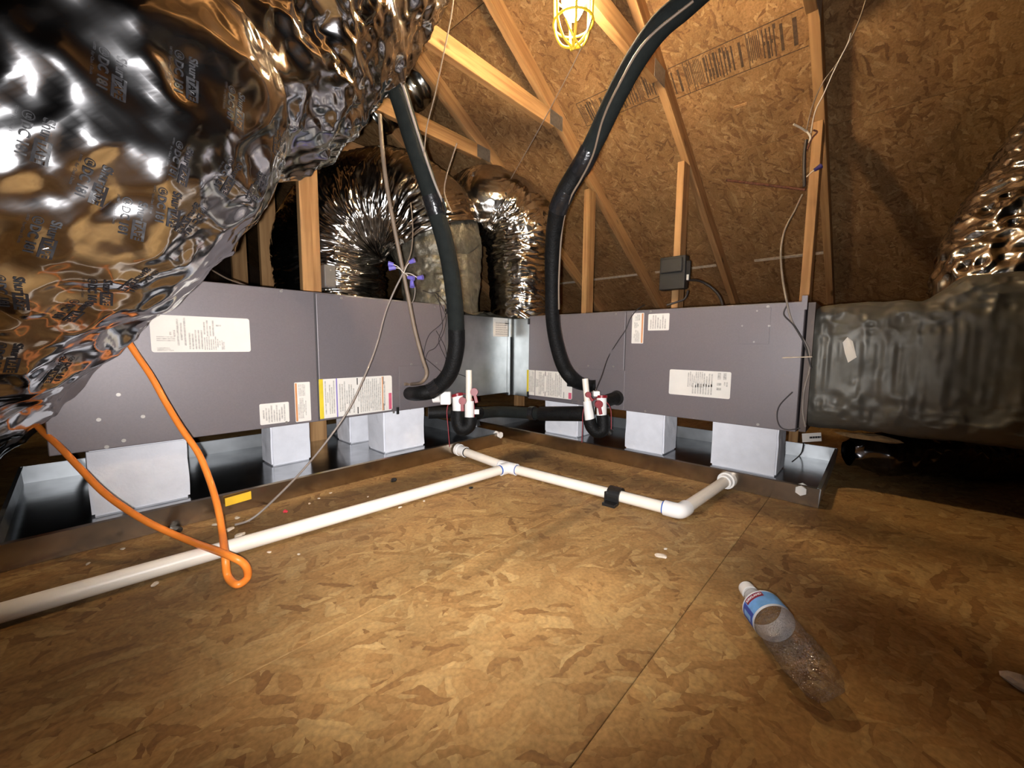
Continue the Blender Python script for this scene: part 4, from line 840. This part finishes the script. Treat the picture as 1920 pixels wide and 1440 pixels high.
nseg = 48; xs = np.array([p_[0] for p_ in pr]); rs = np.array([p_[1] for p_ in pr]); par = np.linspace(0, 1, 90); idx = np.linspace(0, len(pr)-1, 90); xx = np.interp(idx, range(len(pr)), xs); rr = np.interp(idx, range(len(pr)), rs)
th = np.linspace(0, 2*np.pi, nseg, endpoint=False); XX, TT = np.meshgrid(xx, th, indexing='ij'); RR = np.repeat(rr[:, None], nseg, 1)
Pq = np.stack([XX*30, np.cos(TT)*1.5, np.sin(TT)*1.5], -1); crm = np.clip((XX-.115)/.06, 0, 1)*(RR > .015)
RR = RR + crm*(.0045*vnoise(Pq) + .0045*(np.abs(vnoise(Pq*1.9))-.5) + .002*(np.abs(vnoise(Pq*4.1))-.5)); RR = np.minimum(RR, .0335)
VV = (np.array(bA[:]) + XX[..., None]*np.array(bx[:]) + (RR*np.cos(TT))[..., None]*np.array(by[:]) + (RR*np.sin(TT))[..., None]*np.array(bz[:])).reshape(-1, 3)
VV[:, 2] = np.maximum(VV[:, 2]+.004, .001)
I = np.arange(90*nseg).reshape(90, nseg); a, c = I[:-1], I[1:]; FF = np.stack([a, np.roll(a, -1, 1), np.roll(c, -1, 1), c], -1).reshape(-1, 4)
mesh_np('clear_body', VV, FF, M['pet'], bot)
up4 = Vector((0, 0, .004))
def bring(x, r_, a): return bA + up4 + bx*x + by*(r_*math.cos(a)) + bz*(r_*math.sin(a))
MB().tube([bA+up4+bx*-.004, bA+up4+bx*.004, bA+up4+bx*.0145], [.0135, .0145, .0145], 24, raw=True).build('white_cap', M['pvcw'], bot)
def band(name, x0, x1, r_, m, a0=0, a1=2*math.pi, n=48):
    mb = MB(); mb.smooth = True; vs = []
    for rr_ in (r_, r_-.0004):
        for x in (x0, x1):
            vs += [bring(x, rr_, a0+(a1-a0)*k/n) for k in range(n+1)]
    q = n+1; f_ = []
    for k in range(n): f_ += [(k, k+1, q+k+1, q+k), (2*q+k+1, 2*q+k, 3*q+k, 3*q+k+1)]
    mb.add(vs, f_); return mb.build(name, m, bot)
M['lblue'] = mat('label_light_blue', (.16, .40, .80), .4, 0, .3, 40); M['dblue'] = mat('label_deep_blue', (.03, .07, .42), .4, 0, .25, 50); M['lred'] = mat('label_dark_red', (.25, .01, .03), .4); M['lwhite'] = mat('label_white', (.80, .80, .82), .45)
wl = band('paper_label', .056, .098, .0331, M['lwhite'])
# the picture side of the label faces up towards the camera
def aat(v): return math.atan2(v.dot(bz), v.dot(by))
ca = aat((Vector(CAM)-bA))
band('blue_print', .0595, .0935, .0336, M['lblue'], ca-1.5, ca+1.1, 30)
band('deep_blue_print', .061, .0925, .0338, M['dblue'], ca+.45*(-1 if by.dot(Vector(RGT)) > 0 else 1)*-1 if False else ca-1.5, ca-.75, 12) if by.dot(Vector(RGT)) < 0 else band('deep_blue_print', .061, .0925, .0338, M['dblue'], ca+.55, ca+1.3, 12)
band('pale_picture', .066, .088, .0340, M['lblue'], *((ca-1.3, ca-.95) if by.dot(Vector(RGT)) < 0 else (ca+.8, ca+1.1)), 6)
band('red_name_plate', .0605, .0715, .0341, M['lred'], ca-.5, ca+.5, 14)
tv, tf, tw_ = text_mesh('KIRKLAND', .0062, .0003); mb = MB()
sgn = 1 if by.dot(Vector(RGT)) > 0 else -1
for_r = []
for (a, b) in tv:
    # reads left to right across the bottle, letters' tops towards the cap
    ang = ca + ((a-tw_/2)/.0341)*(-1 if (Vector(RGT).dot(by*-math.sin(ca)+bz*math.cos(ca))) < 0 else 1); for_r.append(bring(.0682-b, .0347, ang))
mb.add(for_r, tf); mb.build('name_lettering', M['lwhite'], bot)

# ------------------------------------------------------------------ small things
def lump(name, lab, cat, P, s, m, seed=0, flat=.5):
    bm = bmesh.new(); bmesh.ops.create_icosphere(bm, subdivisions=2, radius=1); rnd = random.Random(seed)
    for v in bm.verts:
        k = 1+.35*vnoise(np.array([v.co[:]])*1.7+seed)[0]; v.co = Vector((v.co.x*s[0]*k, v.co.y*s[1]*k, max(v.co.z, -.6)*s[2]*k))
    zmin = min(v.co.z for v in bm.verts)
    me = bpy.data.meshes.new(name); bm.to_mesh(me); bm.free(); me.materials.append(M[m])
    o = bpy.data.objects.new(name, me); COL.objects.link(o); o.location = (P.x, P.y, P.z-zmin); o.rotation_euler = (0, 0, seed)
    return tag(o, lab, cat)
lump('red_bead', 'tiny red plastic bit on the floor left of the pan rim', 'debris', pz(535, 961, 0), (.006, .006, .005), 'redbit', 1)
lump('black_nut', 'small black nut on the floor between rim and drain pipe', 'debris', pz(738, 903, 0), (.011, .011, .009), 'blackplastic', 2)
lump('black_crumb', 'tiny black crumb in front of the drain pipe', 'debris', pz(883, 916, 0), (.008, .006, .004), 'blackplastic', 3)
lump('paper_scrap', 'crumpled pale paper scrap at the right edge of the floor', 'debris', pz(1912, 1288, 0), (.020, .014, .012), 'debris', 4)
lump('black_scrap', 'flat black rubber scrap beside the left pan rim', 'debris', pz(328, 993, 0), (.030, .012, .004), 'blackplastic', 5)
lump('insulation_scrap', 'lumpy brown insulation scrap wedged beneath the return duct', 'insulation', pX(1635, 826, 1.86), (.022, .085, .014), 'fibre', 6)
k = 0
for (x, y, s_) in [(445, 972, .010), (465, 978, .007), (430, 995, .012), (410, 968, .008), (405, 985, .009), (450, 1005, .013), (580, 945, .006), (598, 935, .005), (620, 925, .006), (165, 1058, .006), (230, 1030, .006), (140, 1012, .006), (290, 1097, .009), (505, 1036, .006), (750, 952, .007), (795, 940, .006), (1240, 1045, .014), (1248, 1030, .006), (690, 932, .005), (560, 1040, .005)]:
    k += 1; where = 'left of the orange cord, by the pan rim' if x < 300 else 'where the grey cable meets the floor' if (x < 480 and y < 1010) else 'in front of the pipe elbow' if x > 1000 else 'beside the long white drain pipe'
    o = lump('debris_fleck', 'pale debris fleck '+where, 'debris', pz(x, y, 0), (s_, s_*.6, s_*.35), 'debris', 10+k); o['group'] = 'pale flecks on the floor'
yt = MB(); a, b = pY(421, 939, 1.357), pY(470, 925, 1.357)
q = MB().obox((a+b)/2 + Vector((0, -.004, -.004)), ((b-a).normalized(), Vector((0, 1, 0)), Vector((0, 0, 1))), ((b-a).length/2, .0025, .012)); tag(q.build('yellow_tab', M['yellowtab'], None, bevel=.001), 'yellow plastic tab on the front rim of the left drain pan', 'tab')
# white plugs through the pan rims
def plug(P, n, lab):
    t = thing('drain_plug', lab, 'plug', tuple(P), 'pan plugs'); MB().cyl(P-n*.012, P+n*.012, .013, .012, 14).build('plug_body', M['pvcw'], t); MB().cyl(P+n*.012, P+n*.018, .016, .016, 6).build('plug_head', M['pvcw'], t); MB().cyl(P-n*.020, P-n*.012, .017, .017, 6).build('plug_nut', M['pvcw'], t)
plug(Vector((1.398, 1.365, .055)), Vector((0, -1, 0)), 'white plug at the right corner of the left drain pan')
plug(Vector((1.535, .150, .050)), Vector((-1, 0, 0)), 'white plug near the right end of the right drain pan')
# tag hanging under the return duct, tied with black cable ties
tg = thing('paper_tag', 'white barcode tag hanging below the return duct', 'tag', tuple(pd(1522, 820, 1.44))); A_ = Vector(RGT); B_ = Vector(UPV)
MB().obox(pd(1522, 820, 1.44), (A_*math.cos(.06)+B_*math.sin(.06), B_*math.cos(.06)-A_*math.sin(.06), Vector(FWD)), (.034, .0155, .0008)).build('card', M['paper'], tg)
mb = MB()
for i in range(14): mb.obox(pd(1518+i*1.6, 820.5-i*.08, 1.4385), (A_, B_, Vector(FWD)), (.0007+.0005*(i % 3), .0035, .0003))
mb.build('barcode', M['ink'], tg)
MB().tube([pd(1507, 829, 1.44), pd(1504, 846, 1.5), pd(1497, 856, 1.52), pd(1485, 866, 1.52)], .0022, 8, 6).build('cable_tie', M['blackwire'], tg)
